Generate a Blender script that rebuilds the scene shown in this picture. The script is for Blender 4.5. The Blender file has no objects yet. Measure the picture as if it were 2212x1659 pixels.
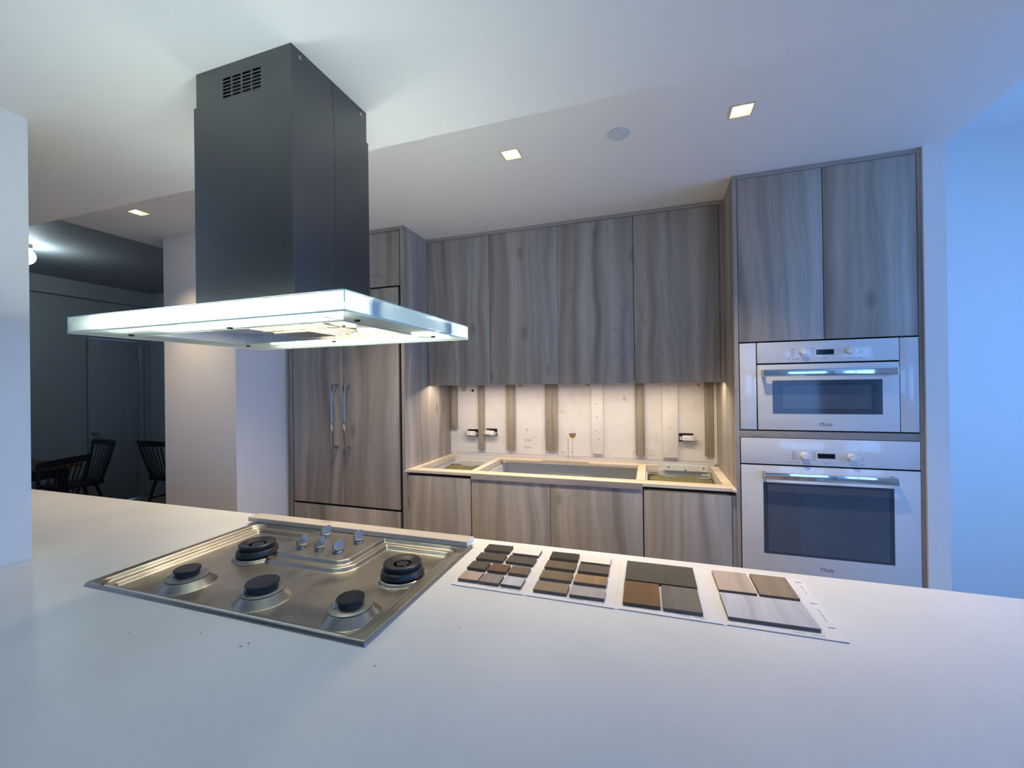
import bpy, bmesh, math, random
from mathutils import Matrix, Vector
random.seed(7)
C = bpy.context.scene.collection
sc = bpy.context.scene

# ------------------------------------------------------------------ camera, world, lights, exposure
CAM = Vector((1.4462, -2.5007, 1.4775))
R = ((0.9492504994, 0.3142593471, -0.0128277851),
     (-0.3142567644, 0.9493353138, 0.0022689261),
     (0.0128909007, 0.0018774390, 0.9999151464))
cd = bpy.data.cameras.new('camera')
cd.sensor_fit = 'HORIZONTAL'; cd.sensor_width = 36.0; cd.lens = 909.6 / 2212 * 36.0
cd.clip_start = 0.02; cd.clip_end = 60
cam = bpy.data.objects.new('camera', cd); C.objects.link(cam)
rx, fw, up = [Vector(r) for r in R]
m = Matrix.Identity(4)
for i in range(3):
    m[i][0] = rx[i]; m[i][1] = up[i]; m[i][2] = -fw[i]; m[i][3] = CAM[i]
cam.matrix_world = m
sc.camera = cam

w = bpy.data.worlds.new('world'); sc.world = w; w.use_nodes = True
w.node_tree.nodes['Background'].inputs[0].default_value = (0.25, 0.5, 1.0, 1)
w.node_tree.nodes['Background'].inputs[1].default_value = 1.0
sc.view_settings.view_transform = 'Standard'
sc.view_settings.look = 'None'
sc.view_settings.gamma = 1
sc.view_settings.use_curve_mapping = False
sc.view_settings.exposure = 0.2

def area(name, loc, rot, sx, sy, power, col, spread=None):
    l = bpy.data.lights.new(name, 'AREA'); l.shape = 'RECTANGLE'; l.size = sx; l.size_y = sy
    l.energy = power; l.color = col
    if spread: l.spread = spread
    o = bpy.data.objects.new(name, l); o.location = loc; o.rotation_euler = rot; C.objects.link(o)
    return o
DAY = (0.17, 0.40, 1.0)
# evening daylight through the windows of the right-hand wall, and one beyond the pillar
area('daylight', (4.85, -0.9, 1.5), (0, math.radians(90), 0), 1.5, 2.1, 72, DAY)
area('daylight', (4.85, -4.1, 1.5), (0, math.radians(90), 0), 1.5, 2.3, 34, DAY)
area('daylight', (-2.6, -2.95, 1.5), (math.radians(90), 0, 0), 1.5, 1.45, 4, DAY)
area('daylight', (3.3, -6.45, 1.5), (math.radians(90), 0, 0), 2.0, 1.5, 32, DAY)
# warm LED strip under the wall cabinets
area('under_cabinet_light', (0.86, 0.350, 1.4885), (math.radians(-4), 0, 0), 1.93, 0.02, 8.5, (1.0, 0.82, 0.62))

def spot(loc, power, col=(1.0, 0.79, 0.55), ang=90, blend=1.0, rad=0.03):
    l = bpy.data.lights.new('downlight_beam', 'SPOT'); l.energy = power; l.color = col
    l.spot_size = math.radians(ang); l.spot_blend = blend; l.shadow_soft_size = rad
    o = bpy.data.objects.new('downlight_beam', l); o.location = loc; C.objects.link(o)

# ------------------------------------------------------------------ material helpers
def s2l(c):
    return tuple(((v / 255) / 12.92 if v / 255 <= 0.04045 else ((v / 255 + 0.055) / 1.055) ** 2.4) for v in c)
class N:
    def __init__(s, name):
        s.m = bpy.data.materials.new(name); s.m.use_nodes = True
        s.t = s.m.node_tree; s.b = s.t.nodes['Principled BSDF']; s.out = s.t.nodes['Material Output']
    def n(s, kind, **kw):
        x = s.t.nodes.new('ShaderNode' + kind)
        for k, v in kw.items():
            if k.startswith('i_'): x.inputs[k[2:].replace('_', ' ')].default_value = v
            else: setattr(x, k, v)
        return x
    def l(s, a, b): s.t.links.new(a, b)
    def math(s, op, a, b=None, c=None, clamp=False):
        x = s.n('Math', operation=op, use_clamp=clamp)
        for i, v in enumerate((a, b, c)):
            if v is None: continue
            if isinstance(v, (int, float)): x.inputs[i].default_value = v
            else: s.l(v, x.inputs[i])
        return x.outputs[0]
    def mix(s, f, a, b, mode='MIX'):
        x = s.n('MixRGB', blend_type=mode)
        for i, v in enumerate((f, a, b)):
            if isinstance(v, (int, float)): x.inputs[i].default_value = v
            elif isinstance(v, tuple): x.inputs[i].default_value = (*v, 1) if len(v) == 3 else v
            else: s.l(v, x.inputs[i])
        return x.outputs[0]
    def noise(s, vec, scale, detail=2, rough=0.5):
        x = s.n('TexNoise'); x.inputs['Scale'].default_value = scale; x.inputs['Detail'].default_value = detail
        x.inputs['Roughness'].default_value = rough
        if vec is not None: s.l(vec, x.inputs['Vector'])
        return x.outputs['Fac']
    def ramp(s, fac, *stops):
        x = s.n('ValToRGB'); e = x.color_ramp.elements
        while len(e) < len(stops): e.new(0.5)
        for q, (p, c) in zip(e, stops): q.position = p; q.color = (*c, 1) if len(c) == 3 else c
        s.l(fac, x.inputs[0]); return x.outputs[0]
    def set(s, col=None, rough=None, metal=None, **kw):
        if col is not None: s.b.inputs['Base Color'].default_value = (*col, 1)
        if rough is not None: s.b.inputs['Roughness'].default_value = rough
        if metal is not None: s.b.inputs['Metallic'].default_value = metal
        for k, v in kw.items(): s.b.inputs[k.replace('_', ' ')].default_value = v
        return s
    def bump(s, h, strength=0.1, dist=0.002):
        x = s.n('Bump'); x.inputs['Strength'].default_value = strength; x.inputs['Distance'].default_value = dist
        s.l(h, x.inputs['Height']); s.l(x.outputs[0], s.b.inputs['Normal'])

def plain(name, col, rough=0.5, metal=0.0, var=0.04, scale=30, bump=0.0, **kw):
    q = N(name).set(col, rough, metal, **kw)
    co = q.n('TexCoord').outputs['Object']
    nz = q.noise(co, scale, 3)
    f = q.ramp(nz, (0.3, tuple(v * (1 - var) for v in col)), (0.7, tuple(min(1, v * (1 + var)) for v in col)))
    q.l(f, q.b.inputs['Base Color'])
    if bump: q.bump(nz, bump)
    return q.m

def wood(name, dark, mid, light, axis='Z', k=1.0, rough=0.45, knots=0.55, contrast=1.0):
    q = N(name).set(mid, rough)
    co = q.n('TexCoord').outputs['Object']
    sp = q.n('SeparateXYZ'); q.l(co, sp.inputs[0])
    x, y, z = sp.outputs
    rnd = q.n('ObjectInfo').outputs['Random']
    if axis == 'Z': u, v = q.math('ADD', x, y), z
    elif axis == 'X': u, v = q.math('ADD', y, z), x
    else: u, v = q.math('ADD', x, z), y
    u = q.math('ADD', q.math('MULTIPLY', u, k), q.math('MULTIPLY', rnd, 37.3))
    v = q.math('ADD', q.math('MULTIPLY', v, k), q.math('MULTIPLY', rnd, 11.7))
    def vec(su, sv, uu=None):
        cx = q.n('CombineXYZ'); q.l(q.math('MULTIPLY', uu if uu is not None else u, su), cx.inputs[0])
        q.l(q.math('MULTIPLY', v, sv), cx.inputs[1]); return cx.outputs[0]
    warp = q.noise(vec(2.5, 1.0), 1.0, 2)
    u2 = q.math('ADD', u, q.math('MULTIPLY', q.math('SUBTRACT', warp, 0.5), 0.16))
    bands = q.noise(vec(11.0, 0.35, u2), 1.0, 2.0, 0.55)
    col = q.ramp(bands, (0.30, dark), (0.47, mid), (0.66, light))
    cont = q.noise(vec(3.2, 0.55, u2), 1.0, 0.6)
    fr = q.math('PINGPONG', q.math('MULTIPLY', cont, 20.0), 0.5)
    line = q.ramp(fr, (0.0, (1, 1, 1)), (0.10, (0, 0, 0)))
    lm = q.noise(vec(4.0, 1.4), 1.0, 1)
    lmask = q.ramp(lm, (0.45, (0, 0, 0)), (0.68, (1, 1, 1)))
    lf = q.math('MULTIPLY', q.math('MULTIPLY', line, lmask), 0.30 * contrast)
    col = q.mix(lf, col, tuple(d * 0.62 for d in dark))
    fine = q.noise(vec(170.0, 4.0, u2), 1.0, 2)
    col = q.mix(q.ramp(fine, (0.35, (0.18 * contrast,) * 3), (0.6, (0, 0, 0))), col, tuple(d * 0.8 for d in dark))
    vo = q.n('TexVoronoi', voronoi_dimensions='2D'); vo.inputs['Scale'].default_value = 1.0; q.l(vec(3.6, 1.7, u2), vo.inputs['Vector'])
    vo.inputs['Randomness'].default_value = 1.0
    kn = q.ramp(vo.outputs['Distance'], (0.02, (1, 1, 1)), (0.11, (0, 0, 0)))
    gate = q.ramp(q.noise(vec(1.9, 1.1), 1.0, 0), (0.5, (0, 0, 0)), (0.56, (1, 1, 1)))
    col = q.mix(q.math('MULTIPLY', q.math('MULTIPLY', kn, gate), knots), col, tuple(d * 0.55 for d in dark))
    q.l(col, q.b.inputs['Base Color'])
    return q.m

def emit(name, col, strength):
    q = N(name); q.set((0.8, 0.8, 0.8), 0.5)
    q.b.inputs['Emission Color'].default_value = (*col, 1); q.b.inputs['Emission Strength'].default_value = strength
    return q.m

M = {}
M['wall'] = plain('wall_paint', (0.80, 0.79, 0.77), 0.7, var=0.015, scale=220, bump=0.05)
M['ceil'] = plain('ceiling_paint', (0.78, 0.775, 0.76), 0.8, var=0.012, scale=200, bump=0.05)
M['white'] = plain('white_paint', (0.76, 0.76, 0.74), 0.45, var=0.02)
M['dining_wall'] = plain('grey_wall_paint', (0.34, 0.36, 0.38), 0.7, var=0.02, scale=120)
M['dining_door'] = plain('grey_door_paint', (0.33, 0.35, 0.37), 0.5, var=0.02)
M['floor'] = wood('oak_floor', (0.30, 0.215, 0.145), (0.42, 0.32, 0.225), (0.52, 0.41, 0.30), 'Y', 1.0, 0.35)  # toned pale on purpose, to bounce warm light up to the ceilings
WD, WM, WL = (0.215, 0.190, 0.163), (0.335, 0.300, 0.262), (0.455, 0.415, 0.370)
M['wood'] = wood('grey_wood_laminate', WD, WM, WL)
M['woodx'] = wood('grey_wood_laminate_horizontal', WD, WM, WL, 'X')
M['strip'] = wood('pale_wood_edge_strip', (0.40, 0.35, 0.29), (0.55, 0.49, 0.42), (0.68, 0.62, 0.55), 'X', 1.6)
M['ply'] = wood('blond_birch', (0.55, 0.44, 0.32), (0.65, 0.545, 0.42), (0.73, 0.635, 0.51), 'X', 1.3, 0.55, 0.15, 0.5)
M['batten'] = wood('raw_batten_wood', (0.24, 0.20, 0.145), (0.33, 0.28, 0.215), (0.41, 0.36, 0.29), 'Z', 2.2, 0.6, 0.5, 0.9)
M['chair'] = wood('dark_stained_wood', (0.010, 0.008, 0.011), (0.018, 0.014, 0.018), (0.03, 0.022, 0.026), 'Z', 2, 0.4)
M['table'] = wood('brown_table_wood', (0.10, 0.035, 0.012), (0.16, 0.06, 0.02), (0.22, 0.09, 0.035), 'Y', 2, 0.35)
M['black'] = plain('black_parts_and_gap_shade', (0.006, 0.006, 0.008), 0.7)  # own colour of wires and bolts, also painted shade in gaps
M['gapbrown'] = plain('dark_brown_and_gap_shade', (0.012, 0.009, 0.008), 0.6)  # dark brown of toe kicks, also painted shade behind panel gaps
M['chrome'] = plain('polished_chrome', (0.86, 0.88, 0.9), 0.06, 1.0, var=0.01)
M['iron'] = plain('black_enamel', (0.020, 0.020, 0.022), 0.38, 0.0, var=0.3, scale=60)
M['duct'] = None
M['ovenwhite'] = plain('white_oven_glass', (0.70, 0.71, 0.72), 0.10, 0.0, var=0.004, Coat_Weight=0.6, Coat_Roughness=0.02)
M['ovendark'] = plain('dark_oven_glass', (0.050, 0.065, 0.090), 0.06, 0.0, var=0.05)
M['ovenmid'] = plain('oven_window_inner', (0.085, 0.105, 0.14), 0.06, 0.0, var=0.03)
M['display'] = plain('black_display', (0.006, 0.008, 0.012), 0.08)
M['print'] = plain('grey_print', (0.16, 0.17, 0.2), 0.6)
M['knobwhite'] = plain('white_knob_plastic', (0.78, 0.78, 0.77), 0.25)
M['drywall'] = None
M['whitebatten'] = plain('white_painted_batten', (0.80, 0.76, 0.72), 0.6, var=0.03, scale=25)
M['interior'] = plain('white_cabinet_interior', (0.80, 0.80, 0.79), 0.45, var=0.02)
M['plastic'] = plain('ivory_plastic', (0.72, 0.70, 0.64), 0.35)
M['pencil'] = plain('pencil_grey', (0.30, 0.29, 0.30), 0.8)
M['holebrown'] = plain('torn_gypsum_brown', (0.30, 0.17, 0.07), 0.85, var=0.2, scale=90)
M['tan'] = plain('torn_paper_tan', (0.50, 0.38, 0.24), 0.85, var=0.15, scale=60)
M['tan2'] = plain('faint_paper_tear', (0.60, 0.56, 0.48), 0.85)
M['zinc'] = plain('zinc_steel', (0.45, 0.46, 0.47), 0.4, 1.0)
M['card'] = plain('white_card', (0.80, 0.79, 0.80), 0.55, var=0.02, scale=18)
M['cardedge'] = plain('blue_grey_board_edge', (0.22, 0.26, 0.42), 0.6)
M['inkg'] = plain('green_ink', (0.24, 0.36, 0.34), 0.6)
M['inkb'] = plain('dark_blue_ink', (0.05, 0.06, 0.16), 0.6)
M['inkm'] = plain('faded_mauve_ink', (0.42, 0.39, 0.46), 0.6)
M['cover'] = plain('white_cover_plate', (0.60, 0.62, 0.66), 0.5)
M['trimw'] = plain('warm_white_reflector', (0.80, 0.68, 0.45), 0.25)
M['glow'] = emit('lamp_glow', (1.0, 0.86, 0.66), 60)
M['tube'] = emit('tube_glow', (0.96, 1.0, 0.95), 120)
M['lens'] = emit('hood_opening_glow', (1.0, 1.0, 0.93), 3.5)  # no lamp: glow of the hood opening put in as emission
M['globe'] = emit('globe_glow', (0.75, 0.95, 1.0), 42)

# counter: white engineered stone with faint warm smudges
q = N('white_stone_counter').set((0.8, 0.8, 0.79), 0.38)
co = q.n('TexCoord').outputs['Object']
a = q.noise(co, 2.2, 3); b2 = q.noise(co, 60, 3)
col = q.ramp(a, (0.35, (0.735, 0.73, 0.715)), (0.6, (0.80, 0.80, 0.79)))
col = q.mix(q.ramp(b2, (0.3, (0.08,) * 3), (0.6, (0, 0, 0))), col, (0.62, 0.62, 0.6))
q.l(col, q.b.inputs['Base Color']); M['counter'] = q.m

# drywall behind the battens
q = N('patched_drywall').set((0.8, 0.75, 0.7), 0.75)
co = q.n('TexCoord').outputs['Object']
a = q.noise(co, 5, 4, 0.6); b2 = q.noise(co, 140, 2)
col = q.ramp(a, (0.32, (0.70, 0.66, 0.60)), (0.45, (0.78, 0.74, 0.70)), (0.7, (0.80, 0.77, 0.74)))
fr = q.math('PINGPONG', q.math('MULTIPLY', q.noise(co, 7, 1), 5.0), 0.5)
ln = q.ramp(fr, (0.0, (1, 1, 1)), (0.03, (0, 0, 0)))
gt = q.ramp(q.noise(co, 9, 0), (0.60, (0, 0, 0)), (0.66, (0.35,) * 3))
col = q.mix(q.math('MULTIPLY', ln, gt), col, (0.42, 0.36, 0.3))
q.l(col, q.b.inputs['Base Color']); q.bump(b2, 0.08); M['drywall'] = q.m

def steel(name, col, rough, stains=0.25, aniso=(1, 40), metal=1.0):
    q = N(name).set(col, rough, metal)
    co = q.n('TexCoord').outputs['Object']
    mp = q.n('Mapping'); mp.inputs['Scale'].default_value = (aniso[0], aniso[1], aniso[1]); q.l(co, mp.inputs[0])
    br = q.noise(mp.outputs[0], 12, 3)
    st = q.noise(co, 9, 4, 0.6)
    c1 = q.ramp(st, (0.36, tuple(v * (1 - stains) for v in col)), (0.52, col), (0.75, tuple(min(1, v * 1.06) for v in col)))
    c2 = q.mix(q.ramp(br, (0.3, (0.14,) * 3), (0.7, (0, 0, 0))), c1, tuple(v * 0.6 for v in col))
    q.l(c2, q.b.inputs['Base Color'])
    rr = q.n('MapRange'); q.l(st, rr.inputs[0]); rr.inputs[1].default_value = 0.3; rr.inputs[2].default_value = 0.7
    rr.inputs[3].default_value = rough * 1.3; rr.inputs[4].default_value = rough * 0.85
    q.l(rr.outputs[0], q.b.inputs['Roughness'])
    return q.m
M['steel'] = steel('brushed_steel', (0.43, 0.41, 0.365), 0.33, 0.16)
M['knobsteel'] = steel('satin_steel', (0.46, 0.455, 0.43), 0.36, 0.05)
M['alu'] = steel('burner_aluminium', (0.34, 0.34, 0.33), 0.42, 0.1)
M['duct'] = plain('dark_brushed_steel', (0.135, 0.142, 0.142), 0.34, 1.0, var=0.03, scale=6)
M['hoodsteel'] = steel('hood_steel', (0.66, 0.66, 0.64), 0.3, 0.05)

# frosted glass: part of the light passes straight through, the rest is diffused
def frosted(name, tint, clear, gloss=0.06, diff=0.35):
    q = N(name); t = q.t; t.nodes.remove(q.b)
    tr = q.n('BsdfTransparent'); tr.inputs[0].default_value = (*tint, 1)
    tl = q.n('BsdfTranslucent'); tl.inputs[0].default_value = (*tint, 1)
    df = q.n('BsdfDiffuse'); df.inputs[0].default_value = (*tint, 1)
    gl = q.n('BsdfGlossy'); gl.inputs['Roughness'].default_value = 0.15
    m1 = q.n('MixShader'); m1.inputs[0].default_value = diff; q.l(tl.outputs[0], m1.inputs[1]); q.l(df.outputs[0], m1.inputs[2])
    m2 = q.n('MixShader'); m2.inputs[0].default_value = clear; q.l(m1.outputs[0], m2.inputs[1]); q.l(tr.outputs[0], m2.inputs[2])
    m3 = q.n('MixShader'); m3.inputs[0].default_value = gloss; q.l(m2.outputs[0], m3.inputs[1]); q.l(gl.outputs[0], m3.inputs[2])
    nz = q.noise(q.n('TexCoord').outputs['Object'], 80, 2)
    bm_ = q.n('Bump'); bm_.inputs['Strength'].default_value = 0.03; q.l(nz, bm_.inputs['Height']); q.l(bm_.outputs[0], gl.inputs['Normal'])
    q.l(m3.outputs[0], q.out.inputs[0])
    return q.m
M['frost'] = frosted('frosted_glass', (0.95, 0.99, 0.965), 0.45)
M['frosttop'] = frosted('top_glass', (0.96, 0.99, 0.97), 0.80)
M['frostlow'] = frosted('bottom_glass', (0.74, 0.80, 0.76), 0.33, 0.06, 0.92)
M['frostd'] = frosted('white_diffuser_glass', (0.97, 0.99, 0.975), 0.15)
M['clear'] = frosted('window_glass', (0.97, 0.99, 0.99), 0.93, 0.06)
M['edge'] = plain('green_glass_edge', (0.62, 0.80, 0.70), 0.2)
M['bracket'] = plain('grey_blue_bracket', (0.30, 0.38, 0.50), 0.4)

# insulation mat
q = N('olive_insulation_mat').set((0.2, 0.18, 0.07), 0.95)
co = q.n('TexCoord').outputs['Object']
mp = q.n('Mapping'); mp.inputs['Scale'].default_value = (6, 22, 10); q.l(co, mp.inputs[0])
a = q.noise(mp.outputs[0], 4, 5, 0.7)
col = q.ramp(a, (0.3, (0.085, 0.085, 0.03)), (0.5, (0.16, 0.15, 0.055)), (0.72, (0.42, 0.36, 0.2)))
q.l(col, q.b.inputs['Base Color']); q.bump(a, 0.5, 0.004); M['mat'] = q.m

# ------------------------------------------------------------------ geometry helpers
ROOT = {}
def empty(name, loc, label=None, cat=None, group=None, kind=None, rz=0):
    o = bpy.data.objects.new(name, None); C.objects.link(o); o.location = loc; o.rotation_euler = (0, 0, rz)
    o.empty_display_size = 0.05
    tag(o, label, cat, group, kind); ROOT[o.name] = Vector(loc) if rz == 0 else None
    return o
def tag(o, label=None, cat=None, group=None, kind=None):
    if label: o['label'] = label
    if cat: o['category'] = cat
    if group: o['group'] = group
    if kind: o['kind'] = kind
    return o
def link(bm, name, mat, parent=None, smooth=False, local=False, label=None):
    me = bpy.data.meshes.new(name)
    if parent is not None:
        off = ROOT.get(parent.name) or Vector((0, 0, 0))
        if local: off = Vector((0, 0, 0))
        bmesh.ops.translate(bm, verts=bm.verts, vec=-off)
    else:
        off = None
        lo = Vector([min(v.co[i] for v in bm.verts) for i in range(3)]); hi = Vector([max(v.co[i] for v in bm.verts) for i in range(3)])
        base = Vector(((lo.x + hi.x) / 2, (lo.y + hi.y) / 2, lo.z))
        bmesh.ops.translate(bm, verts=bm.verts, vec=-base)
    bm.normal_update(); bm.to_mesh(me); bm.free()
    o = bpy.data.objects.new(name, me); C.objects.link(o)
    mats = mat if isinstance(mat, (list, tuple)) else [mat]
    for x in mats: me.materials.append(x if not isinstance(x, str) else M[x])
    if smooth:
        for p in me.polygons: p.use_smooth = True
        if smooth != 'all':
            try: me.set_sharp_from_angle(angle=math.radians(smooth if isinstance(smooth, (int, float)) and smooth is not True else 35))
            except Exception: pass
    if parent is not None:
        o.parent = parent; ROOT[o.name] = off if not local else Vector((0, 0, 0))
    else:
        o.location = base; ROOT[o.name] = base
    if label: o['label'] = label
    return o
def box(bm, x0, x1, y0, y1, z0, z1, bev=0.0, seg=2, rot=None, mi=0):
    r = bmesh.ops.create_cube(bm, size=1.0)
    vs = r['verts']
    for v in vs:
        v.co = Vector((x0 + (v.co.x + .5) * (x1 - x0), y0 + (v.co.y + .5) * (y1 - y0), z0 + (v.co.z + .5) * (z1 - z0)))
    fs = {f for v in vs for f in v.link_faces}
    if bev > 0:
        es = {e for v in vs for e in v.link_edges}
        rr = bmesh.ops.bevel(bm, geom=list(es), offset=bev, segments=seg, affect='EDGES', profile=0.5)
        fs = set(rr['faces']) | {f for f in fs if f.is_valid}
        vs = list({v for f in fs for v in f.verts})
    if rot is not None:
        bmesh.ops.transform(bm, matrix=rot, verts=vs)
    if mi:
        for f in fs:
            if f.is_valid: f.material_index = mi
    return vs
def bx(name, mat, x0, x1, y0, y1, z0, z1, parent=None, bev=0.0, label=None, seg=2):
    bm = bmesh.new(); box(bm, x0, x1, y0, y1, z0, z1, bev, seg)
    return link(bm, name, mat, parent, smooth=bev > 0, label=label)
def struct(name, mat, *a, **k):
    o = bx(name, mat, *a, **k); 
    if o.parent is None: o['kind'] = 'structure'
    return o
def lathe(bm, prof, cx, cy, cz=0.0, seg=48, mat=None, cap=True):
    rings = []
    for r, z in prof:
        if r < 1e-6: rings.append([bm.verts.new((cx, cy, cz + z))])
        else: rings.append([bm.verts.new((cx + r * math.cos(2 * math.pi * i / seg), cy + r * math.sin(2 * math.pi * i / seg), cz + z)) for i in range(seg)])
    fs = []
    for a, b in zip(rings, rings[1:]):
        for i in range(seg):
            j = (i + 1) % seg
            if len(a) == 1 and len(b) == 1: continue
            if len(a) == 1: fs.append(bm.faces.new((a[0], b[j], b[i])))
            elif len(b) == 1: fs.append(bm.faces.new((a[i], a[j], b[0])))
            else: fs.append(bm.faces.new((a[i], a[j], b[j], b[i])))
    bmesh.ops.recalc_face_normals(bm, faces=bm.faces)
    return fs
def tube(bm, pts, r0, r1=None, seg=10):
    r1 = r0 if r1 is None else r1
    pts = [Vector(p) for p in pts]; n = len(pts); rings = []
    for i, p in enumerate(pts):
        d = (pts[min(i + 1, n - 1)] - pts[max(i - 1, 0)]).normalized()
        a = d.orthogonal().normalized() if abs(d.z) > 0.9 else d.cross(Vector((0, 0, 1))).normalized()
        b = d.cross(a).normalized(); r = r0 + (r1 - r0) * i / (n - 1)
        rings.append([bm.verts.new(p + (a * math.cos(2 * math.pi * k / seg) + b * math.sin(2 * math.pi * k / seg)) * r) for k in range(seg)])
    for a, b in zip(rings, rings[1:]):
        for i in range(seg): bm.faces.new((a[i], a[(i + 1) % seg], b[(i + 1) % seg], b[i]))
    bm.faces.new(rings[0][::-1]); bm.faces.new(rings[-1])
    bmesh.ops.recalc_face_normals(bm, faces=bm.faces)
def prism(bm, pts, z0, z1, mi=0):
    lo = [bm.verts.new((x, y, z0)) for x, y in pts]; hi = [bm.verts.new((x, y, z1)) for x, y in pts]
    n = len(pts); fs = [bm.faces.new(lo[::-1]), bm.faces.new(hi)]
    for i in range(n): fs.append(bm.faces.new((lo[i], lo[(i + 1) % n], hi[(i + 1) % n], hi[i])))
    bmesh.ops.recalc_face_normals(bm, faces=fs)
    return lo + hi
def holed(bm, xs, zs, holes, y0, y1):
    """plate in the XZ plane between y0 and y1 with rectangular holes (x0,x1,z0,z1)"""
    X = sorted({xs[0], xs[1], *[h[0] for h in holes], *[h[1] for h in holes]})
    Z = sorted({zs[0], zs[1], *[h[2] for h in holes], *[h[3] for h in holes]})
    for a, b in zip(X, X[1:]):
        for c, d in zip(Z, Z[1:]):
            mx, mz = (a + b) / 2, (c + d) / 2
            if any(h[0] < mx < h[1] and h[2] < mz < h[3] for h in holes): continue
            box(bm, a, b, y0, y1, c, d)
    bmesh.ops.remove_doubles(bm, verts=bm.verts, dist=1e-6)
    seen = {}
    for f in list(bm.faces):
        key = tuple(round(v, 5) for v in f.calc_center_median())
        seen.setdefault(key, []).append(f)
    bmesh.ops.delete(bm, geom=[f for l in seen.values() if len(l) > 1 for f in l], context='FACES_ONLY')
def text_mesh(s, size, mat, parent, name, loc, rot, bold=0.0, ext=0.0003, width=None):
    cu = bpy.data.curves.new('tmp', 'FONT'); cu.body = s; cu.size = size; cu.offset = bold; cu.extrude = ext
    cu.align_x = 'CENTER'; cu.align_y = 'CENTER'
    t = bpy.data.objects.new('tmp', cu); C.objects.link(t)
    dg = bpy.context.evaluated_depsgraph_get(); dg.update()
    me = bpy.data.meshes.new_from_object(t.evaluated_get(dg)); me.name = name
    bpy.data.objects.remove(t); bpy.data.curves.remove(cu)
    xs = [v.co.x for v in me.vertices]
    s_ = width / (max(xs) - min(xs)) if width else 1.0
    off = ROOT.get(parent.name) or Vector((0, 0, 0))
    me.transform(Matrix.Translation(Vector(loc) - off) @ rot @ Matrix.Diagonal((s_, s_, 1, 1)))
    o = bpy.data.objects.new(name, me); C.objects.link(o); me.materials.clear(); me.materials.append(M[mat]); o.parent = parent
    ROOT[o.name] = off
    return o
FRONT = Matrix.Rotation(math.radians(90), 4, 'X')     # text standing, facing -Y

# ------------------------------------------------------------------ the setting
C1, C2, C3, C4 = 2.576, 2.3815, 2.81, 2.90
struct('floor', 'floor', -5.35, 4.75, -6.3, 1.65, -0.1, 0)
# lowered ceiling over the island and living side, higher one over the kitchen run, dining ceiling
struct('ceiling', 'ceil', -5.35, 4.75, -6.3, -1.1408, C2, 3.0)
struct('ceiling', 'ceil', -2.15, 2.755, -1.1408, 0.82, C1, 3.0)
struct('ceiling', 'ceil', 2.755, 4.75, -1.1408, 0.82, C4, 3.0)
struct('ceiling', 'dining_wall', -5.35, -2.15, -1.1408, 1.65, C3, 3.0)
wb = struct('wall_back', 'drywall', -1.2, 2.70, 0.6737, 0.82, 0, C1)
struct('wall_side_room', 'wall', 2.70, 4.75, 0.6737, 0.82, 0, C4)
struct('wall_column', 'wall', -1.8905, -1.2, -0.4019, 0.82, 0, C1)
struct('wall_corner', 'wall', 2.6704, 2.755, -0.012, 0.6737, 0, C1)
def wall_with_window(name, mat, axis, p0, p1, a0, a1, w0, w1, z0, z1, ztop, n):
    """wall slab between p0 and p1 across `axis`, running a0..a1, with a window opening w0..w1 x z0..z1"""
    bm = bmesh.new()
    def seg(c, d, e, f):
        if axis == 'X': box(bm, p0, p1, c, d, e, f)
        else: box(bm, c, d, p0, p1, e, f)
    seg(a0, w0, 0, ztop); seg(w1, a1, 0, ztop); seg(w0, w1, 0, z0); seg(w0, w1, z1, ztop)
    link(bm, name, mat)['kind'] = 'structure'
    pm = (p0 + p1) / 2; bm = bmesh.new(); m_ = (w0 + w1) / 2
    def fr(c, d, e, f, t=.03):
        if axis == 'X': box(bm, pm - t, pm + t, c, d, e, f)
        else: box(bm, c, d, pm - t, pm + t, e, f)
    fr(w0, w0 + .05, z0, z1); fr(w1 - .05, w1, z0, z1); fr(w0 + .05, w1 - .05, z0, z0 + .05); fr(w0 + .05, w1 - .05, z1 - .05, z1)
    fr(m_ - .02, m_ + .02, z0 + .05, z1 - .05); fr(w0 + .05, m_ - .02, (z0 + z1) / 2 - .02, (z0 + z1) / 2 + .02); fr(m_ + .02, w1 - .05, (z0 + z1) / 2 - .02, (z0 + z1) / 2 + .02)
    f = link(bm, 'window_%d' % n, 'white'); f['kind'] = 'structure'
    for a, b in ((w0 + .05, m_ - .02), (m_ + .02, w1 - .05)):
        bm = bmesh.new(); fr(a, b, z0 + .05, z1 - .05, .003); link(bm, 'pane', 'clear', f)
wall_with_window('wall_right', 'wall', 'X', 4.60, 4.75, -2.45, 0.6737, -1.95, 0.15, 0.75, 2.25, C2, 1)
wall_with_window('wall_right_rear', 'wall', 'X', 4.60, 4.75, -6.3, -2.45, -5.2, -2.95, 0.75, 2.25, C2, 3)
struct('wall_right_top', 'wall', 4.60, 4.75, -1.14, 0.6737, C2, C4)
struct('wall_pillar', 'wall', -0.66, -0.5106, -2.30, -1.6765, 0.0, C2)
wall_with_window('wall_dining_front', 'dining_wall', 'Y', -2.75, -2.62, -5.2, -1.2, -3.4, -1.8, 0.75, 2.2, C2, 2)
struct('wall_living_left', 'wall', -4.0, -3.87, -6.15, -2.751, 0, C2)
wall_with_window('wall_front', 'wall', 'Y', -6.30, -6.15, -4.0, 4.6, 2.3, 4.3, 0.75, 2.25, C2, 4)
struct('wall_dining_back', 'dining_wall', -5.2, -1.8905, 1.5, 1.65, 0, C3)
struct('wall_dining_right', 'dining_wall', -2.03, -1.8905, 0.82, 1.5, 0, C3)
bm = bmesh.new()
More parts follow.
